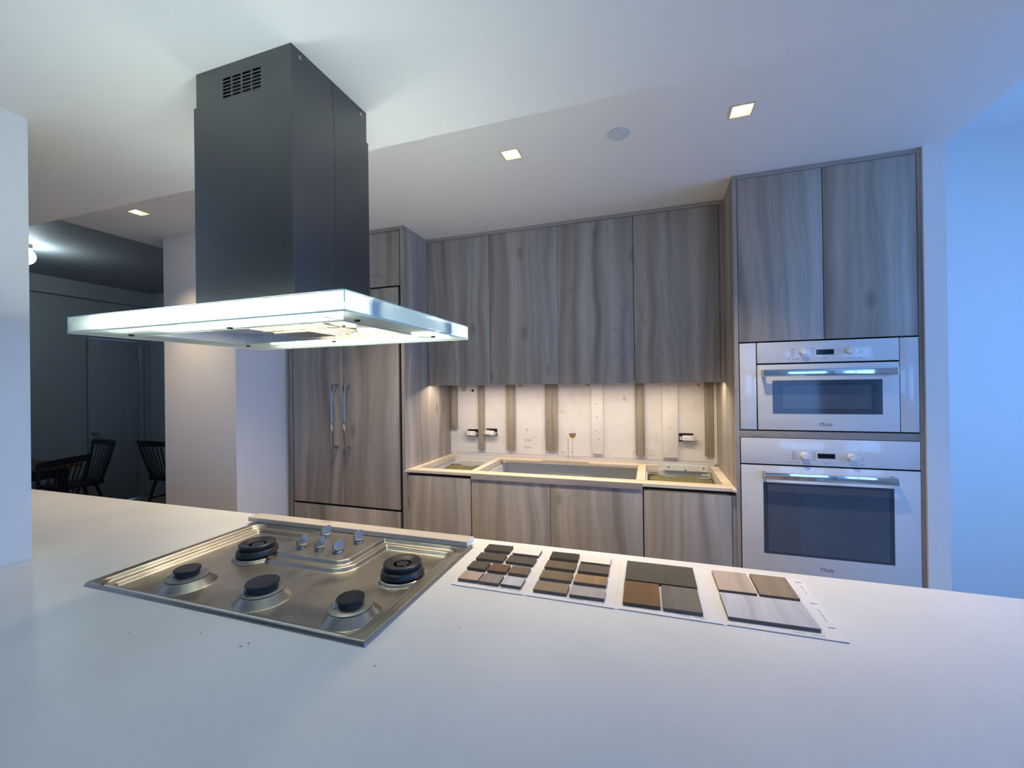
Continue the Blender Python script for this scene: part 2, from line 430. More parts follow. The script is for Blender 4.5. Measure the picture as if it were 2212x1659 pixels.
box(bm, -5.35, -5.22, -2.6, 0.80, 0, C3); box(bm, -5.35, -5.22, 1.38, 1.65, 0, C3); box(bm, -5.35, -5.22, 0.80, 1.38, 2.14, C3)
link(bm, 'wall_left', 'dining_wall')['kind'] = 'structure'
struct('trim_1', 'dining_wall', -5.22, -5.15, -1.13, 1.495, 2.612, C3 - 0.002)
dr = bx('door_1', 'dining_door', -5.275, -5.235, 0.803, 1.377, 0.012, 2.13, bev=0.002); dr['kind'] = 'structure'
bm = bmesh.new()
box(bm, -5.22, -5.203, 0.755, 0.80, 0, 2.19, 0.002); box(bm, -5.22, -5.203, 1.38, 1.42, 0, 2.19, 0.002); box(bm, -5.22, -5.203, 0.80, 1.38, 2.14, 2.19, 0.002)
link(bm, 'trim_2', 'dining_door')['kind'] = 'structure'
bm = bmesh.new(); lathe(bm, [(0.0, 0.0), (0.028, 0.0), (0.028, 0.006), (0.012, 0.010), (0.012, 0.032), (0.026, 0.040), (0.030, 0.052), (0.026, 0.064), (0, 0.070)], 0, 0, 0, 24)
bmesh.ops.transform(bm, matrix=Matrix.Translation((-5.235, 0.872, 0.948)) @ Matrix.Rotation(math.radians(90), 4, 'Y'), verts=bm.verts)
link(bm, 'door_knob', 'chrome', dr, smooth=True)
for z in (0.30, 1.15, 1.97):
    bm = bmesh.new(); tube(bm, [(-5.222, 1.384, z - .05), (-5.222, 1.384, z + .05)], 0.007); box(bm, -5.234, -5.224, 1.35, 1.384, z - .045, z + .045)
    link(bm, 'hinge', 'zinc', dr)
# ------------------------------------------------------------------ recessed downlights and cover plate
def downlight(x, y, label, power, z=C1):
    s = 0.043
    t = empty('recessed_downlight', (x, y, z - 0.003), label, 'ceiling light', 'square recessed downlights in the kitchen ceiling')
    bm = bmesh.new()
    o, i = s, s - 0.005
    for a in ((-o, o, -o, -i), (-o, o, i, o), (-o, -i, -i, i), (i, o, -i, i)):
        box(bm, x + a[0], x + a[1], y + a[2], y + a[3], z - 0.004, z - 0.0005)
    link(bm, 'trim_frame', 'trimw', t)
    bm = bmesh.new()      # flat reflector plate, its lamplight put in as emission
    vs = [bm.verts.new((x + a * i, y + b * i, z - 0.001)) for a, b in ((-1, -1), (1, -1), (1, 1), (-1, 1))]
    bm.faces.new(vs)
    link(bm, 'reflector', 'reflect', t)
    bm = bmesh.new(); lathe(bm, [(0, 0), (0.019, 0), (0.017, -0.0025), (0, -0.003)], x, y - 0.012, z - 0.0012, 24)
    link(bm, 'lamp', 'glow', t, smooth=True)
    spot((x, y, z - 0.012), power)
M['reflect'] = emit('reflector_glow', (1.0, 0.76, 0.42), 0.85)  # emission paints the lamplight on the downlight reflectors
PW = 84
downlight(0.828, -0.597, 'square recessed downlight, lit, left of the round cover plate on the ceiling', PW)
downlight(1.806, -0.592, 'square recessed downlight, lit, in front of the tall oven cabinet', PW)
downlight(-1.551, -0.752, 'square recessed downlight, lit, above the white column by the dining room', 56)
downlight(-0.150, -0.597, 'square recessed downlight hidden behind the hood duct, above the refrigerator', PW)
bm = bmesh.new(); lathe(bm, [(0, 0), (0.045, 0), (0.045, -0.004), (0.043, -0.0055), (0, -0.006)], 1.323, -0.592, C1 - 0.0015, 40)
tag(link(bm, 'cover_plate', 'cover', smooth=30), 'round white blank cover plate on the ceiling between two downlights', 'cover plate')

# ------------------------------------------------------------------ tall oven cabinet
t = empty('oven_cabinet', (2.2645, 0.3, 0), 'tall grey wood cabinet housing the two white ovens', 'cabinet')
bx('side_panel', 'wood', 1.868, 1.888, 0.0, 0.67, 0, C1 - .001, t, 0.0008)
bx('side_panel', 'wood', 2.6530, 2.6700, 0.0, 0.67, 0, C1 - .001, t, 0.0008)
bx('top_filler', 'woodx', 1.888, 2.653, 0.002, 0.6, 2.553, C1 - .001, t)
bx('carcass', 'gapbrown', 1.889, 2.652, 0.03, 0.66, 1.69, 2.55, t)
bx('door', 'wood', 1.8905, 2.2715, 0.0, 0.020, 1.6885, 2.5505, t, 0.0010)
bx('door', 'wood', 2.2745, 2.6505, 0.0, 0.020, 1.6885, 2.5505, t, 0.0010)
bx('divider_rail', 'woodx', 1.888, 2.653, 0.001, 0.60, 1.1865, 1.2205, t, 0.0006)
bx('filler_panel', 'ovenwhite', 1.8925, 1.9690, 0.0, 0.018, 1.2275, 1.6810, t, 0.001, label='narrow white glass filler panel')
bx('filler_panel', 'ovenwhite', 2.5790, 2.6505, 0.0, 0.018, 1.2275, 1.6810, t, 0.001, label='narrow white glass filler panel')
bx('gap_shade_fill', 'gapbrown', 1.888, 1.972, 0.019, 0.6, 1.2210, 1.6880, t)  # dark fill paints the shade in the gaps round the glass panels
bx('gap_shade_fill', 'gapbrown', 2.577, 2.653, 0.019, 0.6, 1.2210, 1.6880, t)
bx('drawer_front', 'wood', 1.8905, 2.6505, 0.0, 0.02, 0.10, 0.462, t, 0.001)
bx('toe_kick', 'gapbrown', 1.888, 2.653, 0.05, 0.08, 0.0, 0.10, t)

def oven(name, label, X0, X1, Z0, Z1, ZG, hz, win, logoz, kz, kx, disp):
    t = empty(name, ((X0 + X1) / 2, 0.27, Z0), label, 'oven')
    bx('housing', 'black', X0 + .002, X1 - .002, 0.022, 0.55, Z0 + .003, Z1 - .003, t)
    cp = bx('control_panel', 'ovenwhite', X0, X1, -0.002, 0.02, ZG + 0.005, Z1, t, 0.0015)
    door = bx('door', 'ovenwhite', X0, X1, -0.002, 0.02, Z0, ZG - 0.003, t, 0.0015)
    bm = bmesh.new(); box(bm, win[0], win[1], -0.0028, -0.0021, win[2], win[3])
    wn = link(bm, 'window', 'ovendark', door)
    iw = 0.045 if name == 'combination_oven' else 0.02
    bm = bmesh.new(); box(bm, win[0] + iw, win[1] - iw, -0.0034, -0.0029, win[2] + iw * .6, win[3] - iw * .6)
    link(bm, 'inner_pane', 'ovenmid', wn)
    h0, h1 = hz
    bm = bmesh.new(); box(bm, kx[2], kx[3], -0.052, -0.040, h0, h1, 0.001)
    hd = link(bm, 'handle', 'chrome', door, smooth=True)
    for hx in (kx[2], kx[3] - 0.012):
        bm = bmesh.new(); box(bm, hx, hx + .012, -0.040, -0.002, h0, h1)
        link(bm, 'handle_post', 'zinc', hd)
    bm = bmesh.new(); box(bm, disp[0], disp[1], -0.0030, -0.0021, disp[2], disp[3])
    link(bm, 'display', 'display', cp)
    for x in kx[:2]:
        bm = bmesh.new(); lathe(bm, [(0, 0), (0.0175, 0), (0.0185, 0.004), (0.0165, 0.006), (0.0155, 0.020), (0.0135, 0.023), (0, 0.0235)], 0, 0, 0, 32)
        bmesh.ops.transform(bm, matrix=Matrix.Translation((x, -0.002, kz)) @ Matrix.Rotation(math.radians(90), 4, 'X'), verts=bm.verts)
        link(bm, 'knob', 'knobwhite', cp, smooth=30)
    bm = bmesh.new()
    for i in range(5):
        zz = kz + 0.018 - i * 0.009
        ln = (0.020, 0.014, 0.017, 0.012, 0.022)[i]
        box(bm, kx[0] - 0.053, kx[0] - 0.053 + ln, -0.0028, -0.0021, zz - .0008, zz + .0008)
        box(bm, kx[0] + 0.051 - ln, kx[0] + 0.051, -0.0028, -0.0021, zz - .0008, zz + .0008)
    for x in (disp[0] + .030, kx[1] - .008, kx[1] + .036):
        box(bm, x, x + .016, -0.0028, -0.0021, kz - .036, kz - .0345)
    for i in range(2):
        box(bm, kx[1] + .040, kx[1] + .052, -0.0028, -0.0021, kz - .003 - i * .010, kz - .0015 - i * .010)
    box(bm, kx[0] - .046, kx[0] - .043, -0.0028, -0.0021, kz - .036, kz - .033); box(bm, kx[0] - .062, kx[0] - .058, -0.0028, -0.0021, kz - .036, kz - .032)
    box(bm, kx[0] - .034, kx[0] - .020, -0.0028, -0.0021, kz - .0352, kz - .0340)
    link(bm, 'panel_markings', 'print', cp)
    text_mesh('Miele', 0.02, 'print', door, 'lettering', ((X0 + X1) / 2, -0.0024, logoz), FRONT, 0.0, 0.0003, 0.054)
    return t
oven('combination_oven', 'white glass compact oven on top with a bright chrome bar handle, between filler panels',
     1.9745, 2.5745, 1.2275, 1.6810, 1.5685, (1.503, 1.539), (2.042, 2.508, 1.3115, 1.483), 1.2585, 1.6255, (2.179, 2.378, 1.992, 2.551), (2.237, 2.312, 1.610, 1.636))
oven('wall_oven', 'larger white glass oven below with a big dark window',
     1.8925, 2.6505, 0.470, 1.1835, 1.0440, (0.979, 1.013), (1.994, 2.548, 0.585, 0.955), 0.528, 1.0985, (2.178, 2.378, 1.991, 2.547), (2.237, 2.311, 1.088, 1.112))

# ------------------------------------------------------------------ wall cabinets
YU = 0.3037
def wallcab(x0, xs, x1, label, filler=None):
    t = empty('wall_cabinet', ((x0 + x1) / 2, 0.49, 1.479), label, 'cabinet', 'wall cabinets above the unfinished backsplash')
    bx('carcass', 'wood', x0, x1, YU + .026, 0.672, 1.500, 2.551, t)
    bx('door', 'wood', x0 + .0012, xs - .0016, YU, YU + .02, 1.4795, 2.5505, t, 0.0012)
    bx('door', 'wood', xs + .0016, x1 - .0012, YU, YU + .02, 1.4795, 2.5505, t, 0.0012)
    bx('gap_shade_fill', 'black', x0 + .002, x1 - .002, YU + .0215, YU + .0255, 1.502, 2.550, t)  # black sheet stands in for the shade between the doors
wallcab(-0.135, 0.3555, 0.8505, 'pair of grey wood wall cupboard doors next to the refrigerator side panel')
wallcab(0.8505, 1.3455, 1.8440, 'pair of grey wood wall cupboard doors next to the tall oven cabinet')
tag(bx('filler_strip', 'wood', 1.8455, 1.8672, YU + .004, 0.60, 1.4795, 2.5515), 'narrow vertical wood filler between the wall cupboards and the oven cabinet', 'filler')
tag(bx('filler_strip', 'wood', -0.1445, -0.1365, YU + .004, 0.60, 1.4795, 2.5515), 'thin vertical wood filler between the wall cupboards and the refrigerator panel', 'filler')
tag(bx('crown_strip', 'woodx', -0.1445, 1.8670, YU - .003, 0.60, 2.5525, C1 - .001), 'long wood filler strip above the wall cupboards against the ceiling', 'trim')
# LED profile under the cupboards
bm = bmesh.new(); box(bm, -0.12, 1.83, 0.335, 0.370, 1.490, 1.4995)
tag(link(bm, 'light_strip_housing', 'zinc'), 'slim light strip housing under the wall cupboards', 'light strip')

# ------------------------------------------------------------------ refrigerator
t = empty('built_in_refrigerator', (-0.65, 0.33, 0), 'tall built-in refrigerator faced with grey wood panels and two vertical chrome handles', 'refrigerator')
bx('housing', 'black', -1.132, -0.183, 0.03, 0.66, 0.02, 2.54, t)
for (a, b, hx) in ((-1.1245, -0.6675, -0.716), (-0.6640, -0.2000, -0.611)):
    d = bx('door', 'wood', a, b, 0.0, 0.022, 0.6280, 2.1620, t, 0.0012)
    bm = bmesh.new(); box(bm, hx - .0085, hx + .0085, -0.062, -0.048, 1.040, 1.503, 0.0012)
    h = link(bm, 'handle', 'chrome', d, smooth=True)
    for z in (1.040, 1.487):
        bm = bmesh.new(); box(bm, hx - .0085, hx + .0085, -0.048, 0.0, z, z + .016); link(bm, 'handle_post', 'zinc', h)
bx('drawer_front', 'wood', -1.1245, -0.2000, 0.0, 0.022, 0.12, 0.6120, t, 0.0012)
bx('toe_kick', 'gapbrown', -1.1245, -0.2, 0.05, 0.08, 0.0, 0.12, t)
t = empty('refrigerator_surround', (-0.65, 0.3, 0), 'grey wood side panels and top cupboard framing the refrigerator', 'cabinet')
bx('side_panel', 'wood', -1.1600, -1.1345, -0.004, 0.672, 0, C1 - .001, t, 0.0008)
bx('side_panel', 'wood', -0.1740, -0.1470, -0.008, 0.672, 0, C1 - .001, t, 0.0008)
bx('cupboard_door', 'wood', -1.1320, -0.1860, 0.0, 0.02, 2.1740, 2.5480, t, 0.001)
bx('top_filler', 'woodx', -1.1345, -0.1740, -0.004, 0.6, 2.5510, C1 - .001, t)

# ------------------------------------------------------------------ base units and countertop frame
def base(name, x0, x1, label, doors, top, mat_top):
    t = empty(name, ((x0 + x1) / 2, 0.32, 0), label, 'cabinet')
    bm = bmesh.new()
    box(bm, x0, x0 + .018, 0.03, 0.655, 0.1, 0.868); box(bm, x1 - .018, x1, 0.03, 0.655, 0.1, 0.868)
    box(bm, x0 + .018, x1 - .018, 0.637, 0.655, 0.1, 0.868); box(bm, x0 + .018, x1 - .018, 0.03, 0.637, 0.1, 0.118)
    link(bm, 'carcass', 'interior', t)
    for a, b in doors: bx('door', 'wood', a, b, 0.0, 0.02, 0.105, top, t, 0.001)
    bx('toe_kick', 'gapbrown', x0, x1, 0.05, 0.08, 0.0, 0.1, t)
    bx('gap_shade_fill', 'black', x0 + .002, x1 - .002, 0.0215, 0.0285, 0.12, 0.8670, t)  # black sheet in place of the shade behind the fronts
    if mat_top:
        bm = bmesh.new()
        nx, ny = 24, 22; a0, a1, b0, b1 = x0 + .022, x1 - .022, 0.055, 0.60
        g = [[bm.verts.new((a0 + (a1 - a0) * i / nx, b0 + (b1 - b0) * j / ny, 0.835 + 0.008 * math.sin(i * .5 + j * .3) + random.uniform(-.0015, .0015))) for j in range(ny + 1)] for i in range(nx + 1)]
        for i in range(nx):
            for j in range(ny): bm.faces.new((g[i][j], g[i + 1][j], g[i + 1][j + 1], g[i][j + 1]))
        ex = bmesh.ops.extrude_face_region(bm, geom=list(bm.faces))
        for v in [e for e in ex['geom'] if isinstance(e, bmesh.types.BMVert)]: v.co.z = 0.80
        bmesh.ops.recalc_face_normals(bm, faces=bm.faces)
        link(bm, 'insulation_mat', 'mat', t, smooth='all', label='olive fibrous insulation mat on top')
        for cx in ((x0 + .06), (x1 - .06)):
            bx('mounting_clip', 'plastic', cx - .028, cx + .028, 0.585, 0.600, 0.852, 0.858, t)
    return t
base('base_cabinet', -0.1300, 0.3290, 'base unit beside the refrigerator, single grey wood front, olive mat on top', [(-0.1285, 0.3270)], 0.8720, True)
base('sink_cabinet', 0.3330, 1.3920, 'wide open-topped base cabinet with two grey wood doors, in the middle', [(0.3345, 0.8525), (0.8555, 1.3905)], 0.8715, False)
base('base_cabinet', 1.3960, 1.8470, 'base unit beside the ovens, single grey wood front, olive mat on top', [(1.3975, 1.8450)], 0.8700, True)
for a, b, s in ((-0.1460, -0.1315, 'left'), (1.8485, 1.8672, 'right')):
    tag(bx('filler_strip', 'wood', a, b, 0.004, 0.60, 0.0, 0.8712), 'vertical wood filler at floor level beside the ' + ('refrigerator' if s == 'left' else 'oven cabinet'), 'filler')
t = empty('countertop_frame', (0.86, 0.33, 0.872), 'blond wood frame waiting for a countertop on the base units', 'frame')
bm = bmesh.new(); box(bm, -0.146, 1.866, -0.006, 0.082, 0.893, 0.911, 0.0008); box(bm, -0.146, -0.139, -0.03, -0.006, 0.897, 0.909); box(bm, 1.848, 1.8665, -0.03, -0.006, 0.897, 0.909)
link(bm, 'front_rail', 'ply', t)
for a, b in ((-0.128, 0.329), (1.396, 1.845)): bx('gap_shade_strip', 'black', a, b, 0.012, 0.016, 0.8735, 0.8925, t)  # black strips painted as the shade of the gap above the fronts
bm = bmesh.new(); box(bm, 0.334, 1.391, -0.0085, -0.0065, 0.8740, 0.9095); link(bm, 'apron_panel', 'woodx', t, label='grey wood apron over the sink doors')
bm = bmesh.new(); box(bm, -0.146, -0.100, 0.082, 0.66, 0.872, 0.911, 0.0008); link(bm, 'side_rail', 'ply', t)
bm = bmesh.new(); box(bm, 1.815, 1.866, 0.082, 0.63, 0.872, 0.911, 0.0008); link(bm, 'side_rail', 'ply', t)
bm = bmesh.new(); box(bm, 0.296, 0.342, 0.082, 0.60, 0.874, 0.911, 0.0008); link(bm, 'cross_rail', 'ply', t)
bm = bmesh.new(); box(bm, 1.353, 1.404, 0.082, 0.60, 0.874, 0.911, 0.0008); link(bm, 'cross_rail', 'ply', t)
bm = bmesh.new(); box(bm, 0.342, 1.353, 0.578, 0.650, 0.893, 0.911, 0.0008); link(bm, 'back_rail', 'ply', t)
bm = bmesh.new(); box(bm, 0.345, 0.660, 0.540, 0.577, 0.892, 0.910, 0.0008); link(bm, 'back_block', 'ply', t)
bm = bmesh.new(); box(bm, 1.010, 1.350, 0.540, 0.577, 0.892, 0.910, 0.0008); link(bm, 'back_block', 'ply', t)
bm = bmesh.new(); box(bm, 1.405, 1.485, 0.560, 0.60, 0.872, 0.911, 0.0008); link(bm, 'back_block', 'ply', t)
bm = bmesh.new(); box(bm, 1.520, 1.800, 0.6185, 0.6360, 0.8700, 0.911, 0.0006); link(bm, 'back_block', 'interior', t, label='white board block with two screw holes')
def dot(name, x, y, z, r, par):
    bm = bmesh.new(); lathe(bm, [(0, 0), (r, 0), (r, .0006), (0, .0006)], 0, 0, 0, 12)
    bmesh.ops.transform(bm, matrix=Matrix.Translation((x, y, z)) @ Matrix.Rotation(math.radians(90), 4, 'X'), verts=bm.verts)
    return link(bm, name, 'black', par)
for x, z in ((1.552, .893), (1.775, .893), (1.66, .877)): dot('screw_hole', x, 0.6180, z, .005, t)

# ------------------------------------------------------------------ backsplash wall details
YB = 0.6737
bats = [(-0.1360, -0.0795, 1.120, 'batten', 'short raw wood batten beside the refrigerator panel'),
        (0.108, 0.1600, 0.959, 'batten', 'narrow raw wood batten between the two hanging outlets'),
        (0.349, 0.4220, 0.964, 'batten', 'dark-grained raw wood batten right of the white switch outlet'),
        (0.668, 0.7620, 0.970, 'batten', 'widest raw wood batten, left of the brown torn patch'),
        (1.021, 1.1040, 0.960, 'whitebatten', 'white painted batten dotted with screw holes'),
        (1.334, 1.3960, 0.958, 'batten', 'raw wood batten between the two white boards'),
        (1.518, 1.6190, 0.953, 'whitebatten', 'wide white board left of the right-hand outlet'),
        (1.791, 1.8440, 0.976, 'batten', 'raw wood batten beside the oven cabinet')]
for x0, x1, z0, mt, lb in bats:
    t = bx('wall_batten', mt, x0, x1, YB - .0195, YB - .0005, z0, 1.498, bev=0.0006)
    tag(t, lb, 'batten', 'battens on the backsplash wall')
    hs = [(0.5, 1.452), (0.45, 1.0)] if mt == 'batten' else ([(0.55, 1.443), (0.47, 1.33), (0.47, 1.23), (0.42, 1.13), (0.62, 1.065)] if x0 < 1.2 else [(0.45, 1.427), (0.47, 1.16)])
    for fx, z in hs: dot('screw', x0 + fx * (x1 - x0), YB - .0196, max(z, z0 + .03), .0032, t)
tag(bx('wall_batten', 'whitebatten', 1.8470, 1.8670, YB - .0125, YB - .0005, 0.915, 1.498), 'thin pale filler strip in the corner beside the oven cabinet', 'batten', 'battens on the backsplash wall')

def outlet(x, z, label, switch=False, flip=1, dz=0):
    t = empty('electrical_outlet', (x, YB, z - .035), label, 'outlet', 'loose outlets hanging from the backsplash wall')
    bm = bmesh.new(); box(bm, x - .050 + .008 * flip, x + .044 + .008 * flip, YB - .003, YB - .0004, z - .026, z + .032, 0.0012)
    link(bm, 'junction_box', 'black', t)
    rot = Matrix.Translation((x, YB - .03, z)) @ Matrix.Rotation(math.radians(dz), 4, 'Y') @ Matrix.Rotation(math.radians(-18), 4, 'X')
    bm = bmesh.new(); box(bm, -.036, .036, -.012, .016, -.018, .018, 0.0025)
    bmesh.ops.transform(bm, matrix=rot, verts=bm.verts)
    body = link(bm, 'switch' if switch else 'receptacle', 'plastic', t, smooth=True)
    bm = bmesh.new()
    for s in (-1, 1):
        box(bm, s * .046 - .009, s * .046 + .009, .002, .004, -.013, .013)
    box(bm, -.05, .05, .0165, .018, -.010, .010)
    bmesh.ops.transform(bm, matrix=rot, verts=bm.verts); link(bm, 'mounting_yoke', 'zinc', t)
    if not switch:
        bm = bmesh.new()
        for s in (-.021, .021):
            box(bm, s - .004, s + .004, -.0126, -.0118, .005, .0066); box(bm, s - .004, s + .004, -.0126, -.0118, -.0066, -.005)
            box(bm, s + .007, s + .0105, -.0126, -.0118, -.0018, .0018)
        bmesh.ops.transform(bm, matrix=rot, verts=bm.verts); link(bm, 'slot', 'black', body)
    bm = bmesh.new()
    for k in range(3):
        o = .01 * k - .01
        tube(bm, [(x + o + .02 * flip, YB - .004, z + .018), (x + o + .03 * flip, YB - .016, z + .026 + .004 * k), (x + o + .015, YB - .024, z + .012), (x + o, YB - .026, z)], .0014, seg=6)
    link(bm, 'wire', 'black', t)
outlet(0.050, 1.088, 'white receptacle hanging from its box left of the narrow batten', False, 1, 2)
outlet(0.214, 1.096, 'plain white switch device hanging from its box right of the narrow batten', True, 1, 6)
outlet(1.682, 1.093, 'white receptacle hanging from its box beside the wide white board', False, -1, 0)

# marks on the drywall
def wall_patch(pts, mat, name, y=YB - .0006):
    bm = bmesh.new(); vs = [bm.verts.new((x, y, z)) for x, z in pts]; f = bm.faces.new(vs)
    ex = bmesh.ops.extrude_face_region(bm, geom=[f])
    for v in [e for e in ex['geom'] if isinstance(e, bmesh.types.BMVert)]: v.co.y += .0004
    bmesh.ops.recalc_face_normals(bm, faces=bm.faces)
    return link(bm, name, mat, wb)
wall_patch([(0.850, 1.107), (0.862, 1.104), (0.873, 1.106), (0.886, 1.107), (0.898, 1.108), (0.900, 1.095), (0.894, 1.082), (0.884, 1.071), (0.873, 1.066), (0.861, 1.071), (0.851, 1.082), (0.847, 1.095)], 'holebrown', 'torn_patch')
wall_patch([(-0.043, 1.470), (-0.003, 1.475), (-0.005, 1.428), (-0.018, 1.432), (-0.030, 1.430), (-0.046, 1.434)], 'tan', 'torn_patch')
wall_patch([(0.445, 1.479), (0.490, 1.479), (0.482, 1.466), (0.466, 1.461), (0.452, 1.467)], 'tan', 'torn_patch')
wall_patch([(0.965, 1.479), (1.010, 1.479), (1.008, 1.464), (0.990, 1.463), (0.975, 1.470)], 'tan', 'torn_patch')
wall_patch([(1.745, 1.470), (1.751, 1.472), (1.765, 1.455), (1.762, 1.449), (1.752, 1.456)], 'holebrown', 'torn_patch')
wall_patch([(1.237, 1.350), (1.250, 1.372), (1.256, 1.398), (1.266, 1.376), (1.276, 1.352), (1.262, 1.358), (1.248, 1.356)], 'tan2', 'torn_patch')
wall_patch([(0.055 + .011 * math.cos(a * math.pi / 8), 1.436 + .011 * math.sin(a * math.pi / 8)) for a in range(16)], 'black', 'wall_hole')
bm = bmesh.new()
def line(x0, z0, x1, z1, w=.0009):
    d = Vector((x1 - x0, 0, z1 - z0)); n = Vector((-d.z, 0, d.x)).normalized() * w
    y = YB - .0005
    vs = [bm.verts.new((x0 + n.x, y, z0 + n.z)), bm.verts.new((x1 + n.x, y, z1 + n.z)), bm.verts.new((x1 - n.x, y, z1 - n.z)), bm.verts.new((x0 - n.x, y, z0 - n.z))]
    bm.faces.new(vs)
line(-0.10, .930, 1.86, .930, .0012); line(-0.10, .913, .30, .913, .0009)
line(.872, 1.066, .872, .912); line(.8385, 1.035, .8385, .912, .0022); line(.664, .96, .664, .912); line(.762, .96, .762, .912)
line(.378, .96, .378, .912); line(.545, .958, .545, .92); line(1.315, .985, 1.315, .94); line(1.315, .985, 1.335, .985); line(1.41, 1.04 - .08, 1.41, .935)
line(1.412, .962, 1.44, .962); line(.66, 1.30, .66, 1.06, .0007); line(.872, 1.14, .872, 1.11, .0007)
line(1.64, 1.03, 1.66, 1.03); line(1.64, 1.012, 1.66, 1.012); line(1.64, 1.03, 1.64, 1.012)
for cx, cz, s in ((.795, 1.27, .03), (.80, .955, .03)):
    for k in range(7):
        a = k * .9; line(cx, cz, cx + s * math.cos(a), cz + s * .7 * math.sin(a), .0007)
for k in range(12):
    a0, a1 = k / 12 * 2 * math.pi, (k + 1) / 12 * 2 * math.pi
    line(.047 + .042 * math.cos(a0), 1.33 + .018 * math.sin(a0), .047 + .042 * math.cos(a1), 1.33 + .018 * math.sin(a1), .0006)
    line(.935 + .010 * math.cos(a0), 1.25 + .014 * math.sin(a0), .935 + .010 * math.cos(a1), 1.25 + .014 * math.sin(a1), .0006)
for i in range(6): line(1.243 + .004 * i, 1.355 + .010 * i if i < 3 else 1.375 - .012 * (i - 3), 1.247 + .004 * i + .003, 1.365 + .010 * i if i < 3 else 1.363 - .012 * (i - 3), .0008)
bmesh.ops.recalc_face_normals(bm, faces=bm.faces)
link(bm, 'pencil_line', 'pencil', wb)
for s, x, z, sz in (('6', .515, 1.125, .030), ('13 3/4', .520, 1.042, .022), ('28 3/4', .515, .985, .020), ('S', .838, 1.055, .024), ('C', .868, .962, .022)):
    text_mesh(s, sz, 'pencil', wb, 'pencil_writing', (x, YB - .0007, z), FRONT, 0.0, 0.0001)

# ------------------------------------------------------------------ island
t = empty('kitchen_island', (0.9, -1.7, 0), 'large white-topped kitchen island filling the foreground', 'kitchen island')
hx0, hx1, hy0, hy1 = -0.075, 0.832, -1.722, -1.192      # cut-out for the cooktop
bm = bmesh.new()
X = sorted([-2.3, -0.664, -0.508, hx0, hx1, 2.52]); Y = sorted([-2.34, -1.6745, hy0, hy1, -1.0860])
def inside(x, y):
    if not (-2.3 < x < 2.52 and -2.34 < y < -1.086): return False
    if x < -0.664 and y < -1.6745: return False
    if -0.664 < x < -0.508 and y < -1.6745: return False
    if hx0 < x < hx1 and hy0 < y < hy1: return False
    return True
ZT, ZBt = 0.920, 0.880
vt = {}
def V(x, y, z):
    k = (round(x, 5), round(y, 5), z)
    if k not in vt: vt[k] = bm.verts.new((x, y, z))
    return vt[k]
cells = {(i, j): inside((X[i] + X[i + 1]) / 2, (Y[j] + Y[j + 1]) / 2) for i in range(len(X) - 1) for j in range(len(Y) - 1)}
for (i, j), ok in cells.items():
    if not ok: continue
    a, b, c, d = X[i], X[i + 1], Y[j], Y[j + 1]
    bm.faces.new((V(a, c, ZT), V(b, c, ZT), V(b, d, ZT), V(a, d, ZT))); bm.faces.new((V(a, d, ZBt), V(b, d, ZBt), V(b, c, ZBt), V(a, c, ZBt)))
    for (di, dj, p, q_) in ((-1, 0, (a, d), (a, c)), (1, 0, (b, c), (b, d)), (0, -1, (a, c), (b, c)), (0, 1, (b, d), (a, d))):
        if not cells.get((i + di, j + dj), False):
            bm.faces.new((V(*p, ZBt), V(*q_, ZBt), V(*q_, ZT), V(*p, ZT)))
link(bm, 'countertop', 'counter', t)
bm = bmesh.new(); box(bm, -0.48, 2.48, -2.28, -1.76, 0.10, 0.8795); box(bm, -0.48, -0.085, -1.76, -1.12, 0.10, 0.8795); box(bm, 0.86, 2.48, -1.76, -1.12, 0.10, 0.8795); box(bm, -0.085, 0.86, -1.76, -1.12, 0.10, 0.80)
link(bm, 'island_body', 'wood', t)
bx('island_back_cabinet', 'wood', -2.27, -0.68, -1.65, -1.12, 0.0, 0.8795, t)
bx('plinth', 'gapbrown', -0.44, 2.44, -2.22, -1.17, 0.0, 0.10, t)

# ------------------------------------------------------------------ cooktop
t = empty('gas_cooktop', (0.378, -1.457, 0.911), 'stainless steel five-burner gas cooktop without grates, on the island', 'cooktop')
CX0, CX1, CY0, CY1 = -0.100, 0.858, -1.747, -1.168
def sd_rr(x, y, x0, x1, y0, y1, r):
    dx = max(x0 + r - x, x - (x1 - r)); dy = max(y0 + r - y, y - (y1 - r))
    return math.hypot(max(dx, 0), max(dy, 0)) + min(max(dx, dy), 0) - r     # negative inside
def sst(a, b, v):
    v = max(0, min(1, (v - a) / (b - a))); return v * v * (3 - 2 * v)
def prof(d):          # d = depth into the basin
    return 0.930 - 0.012 * sst(0, 0.013, d) - 0.012 * sst(0.027, 0.041, d)
BUR = [(0.147, -1.628), (0.436, -1.628), (0.725, -1.628), (0.165, -1.412), (0.732, -1.408)]
def height(x, y):
    outer = -sd_rr(x, y, -0.070, 0.828, -1.742, -1.198, 0.045)
    plate = sd_rr(x, y, 0.232, 0.520, -1.412, -1.05, 0.030)
    d = min(outer, plate)
    fy = y - (-1.747)
    h = prof(d)
    for k, (bx_, by_) in enumerate(BUR):
        r = math.hypot(x - bx_, y - by_)
        if k < 3: h = max(h, 0.906 + 0.0215 * max(0.0, min(1.0, (0.0725 - r) / 0.0205))) if r < .075 else h
        else: h = max(h, 0.906 + 0.0095 * (1 - sst(0.066, 0.076, r))) if r < .08 else h
    e = -sd_rr(x, y, CX0, CX1, CY0, CY1, 0.006)
    if e < 0.007: h = min(h, 0.9205 + 0.0095 * math.sin(max(0, min(1, e / 0.007)) * math.pi / 2))
    return h
nx, ny = 520, 320
bm = bmesh.new(); g = []
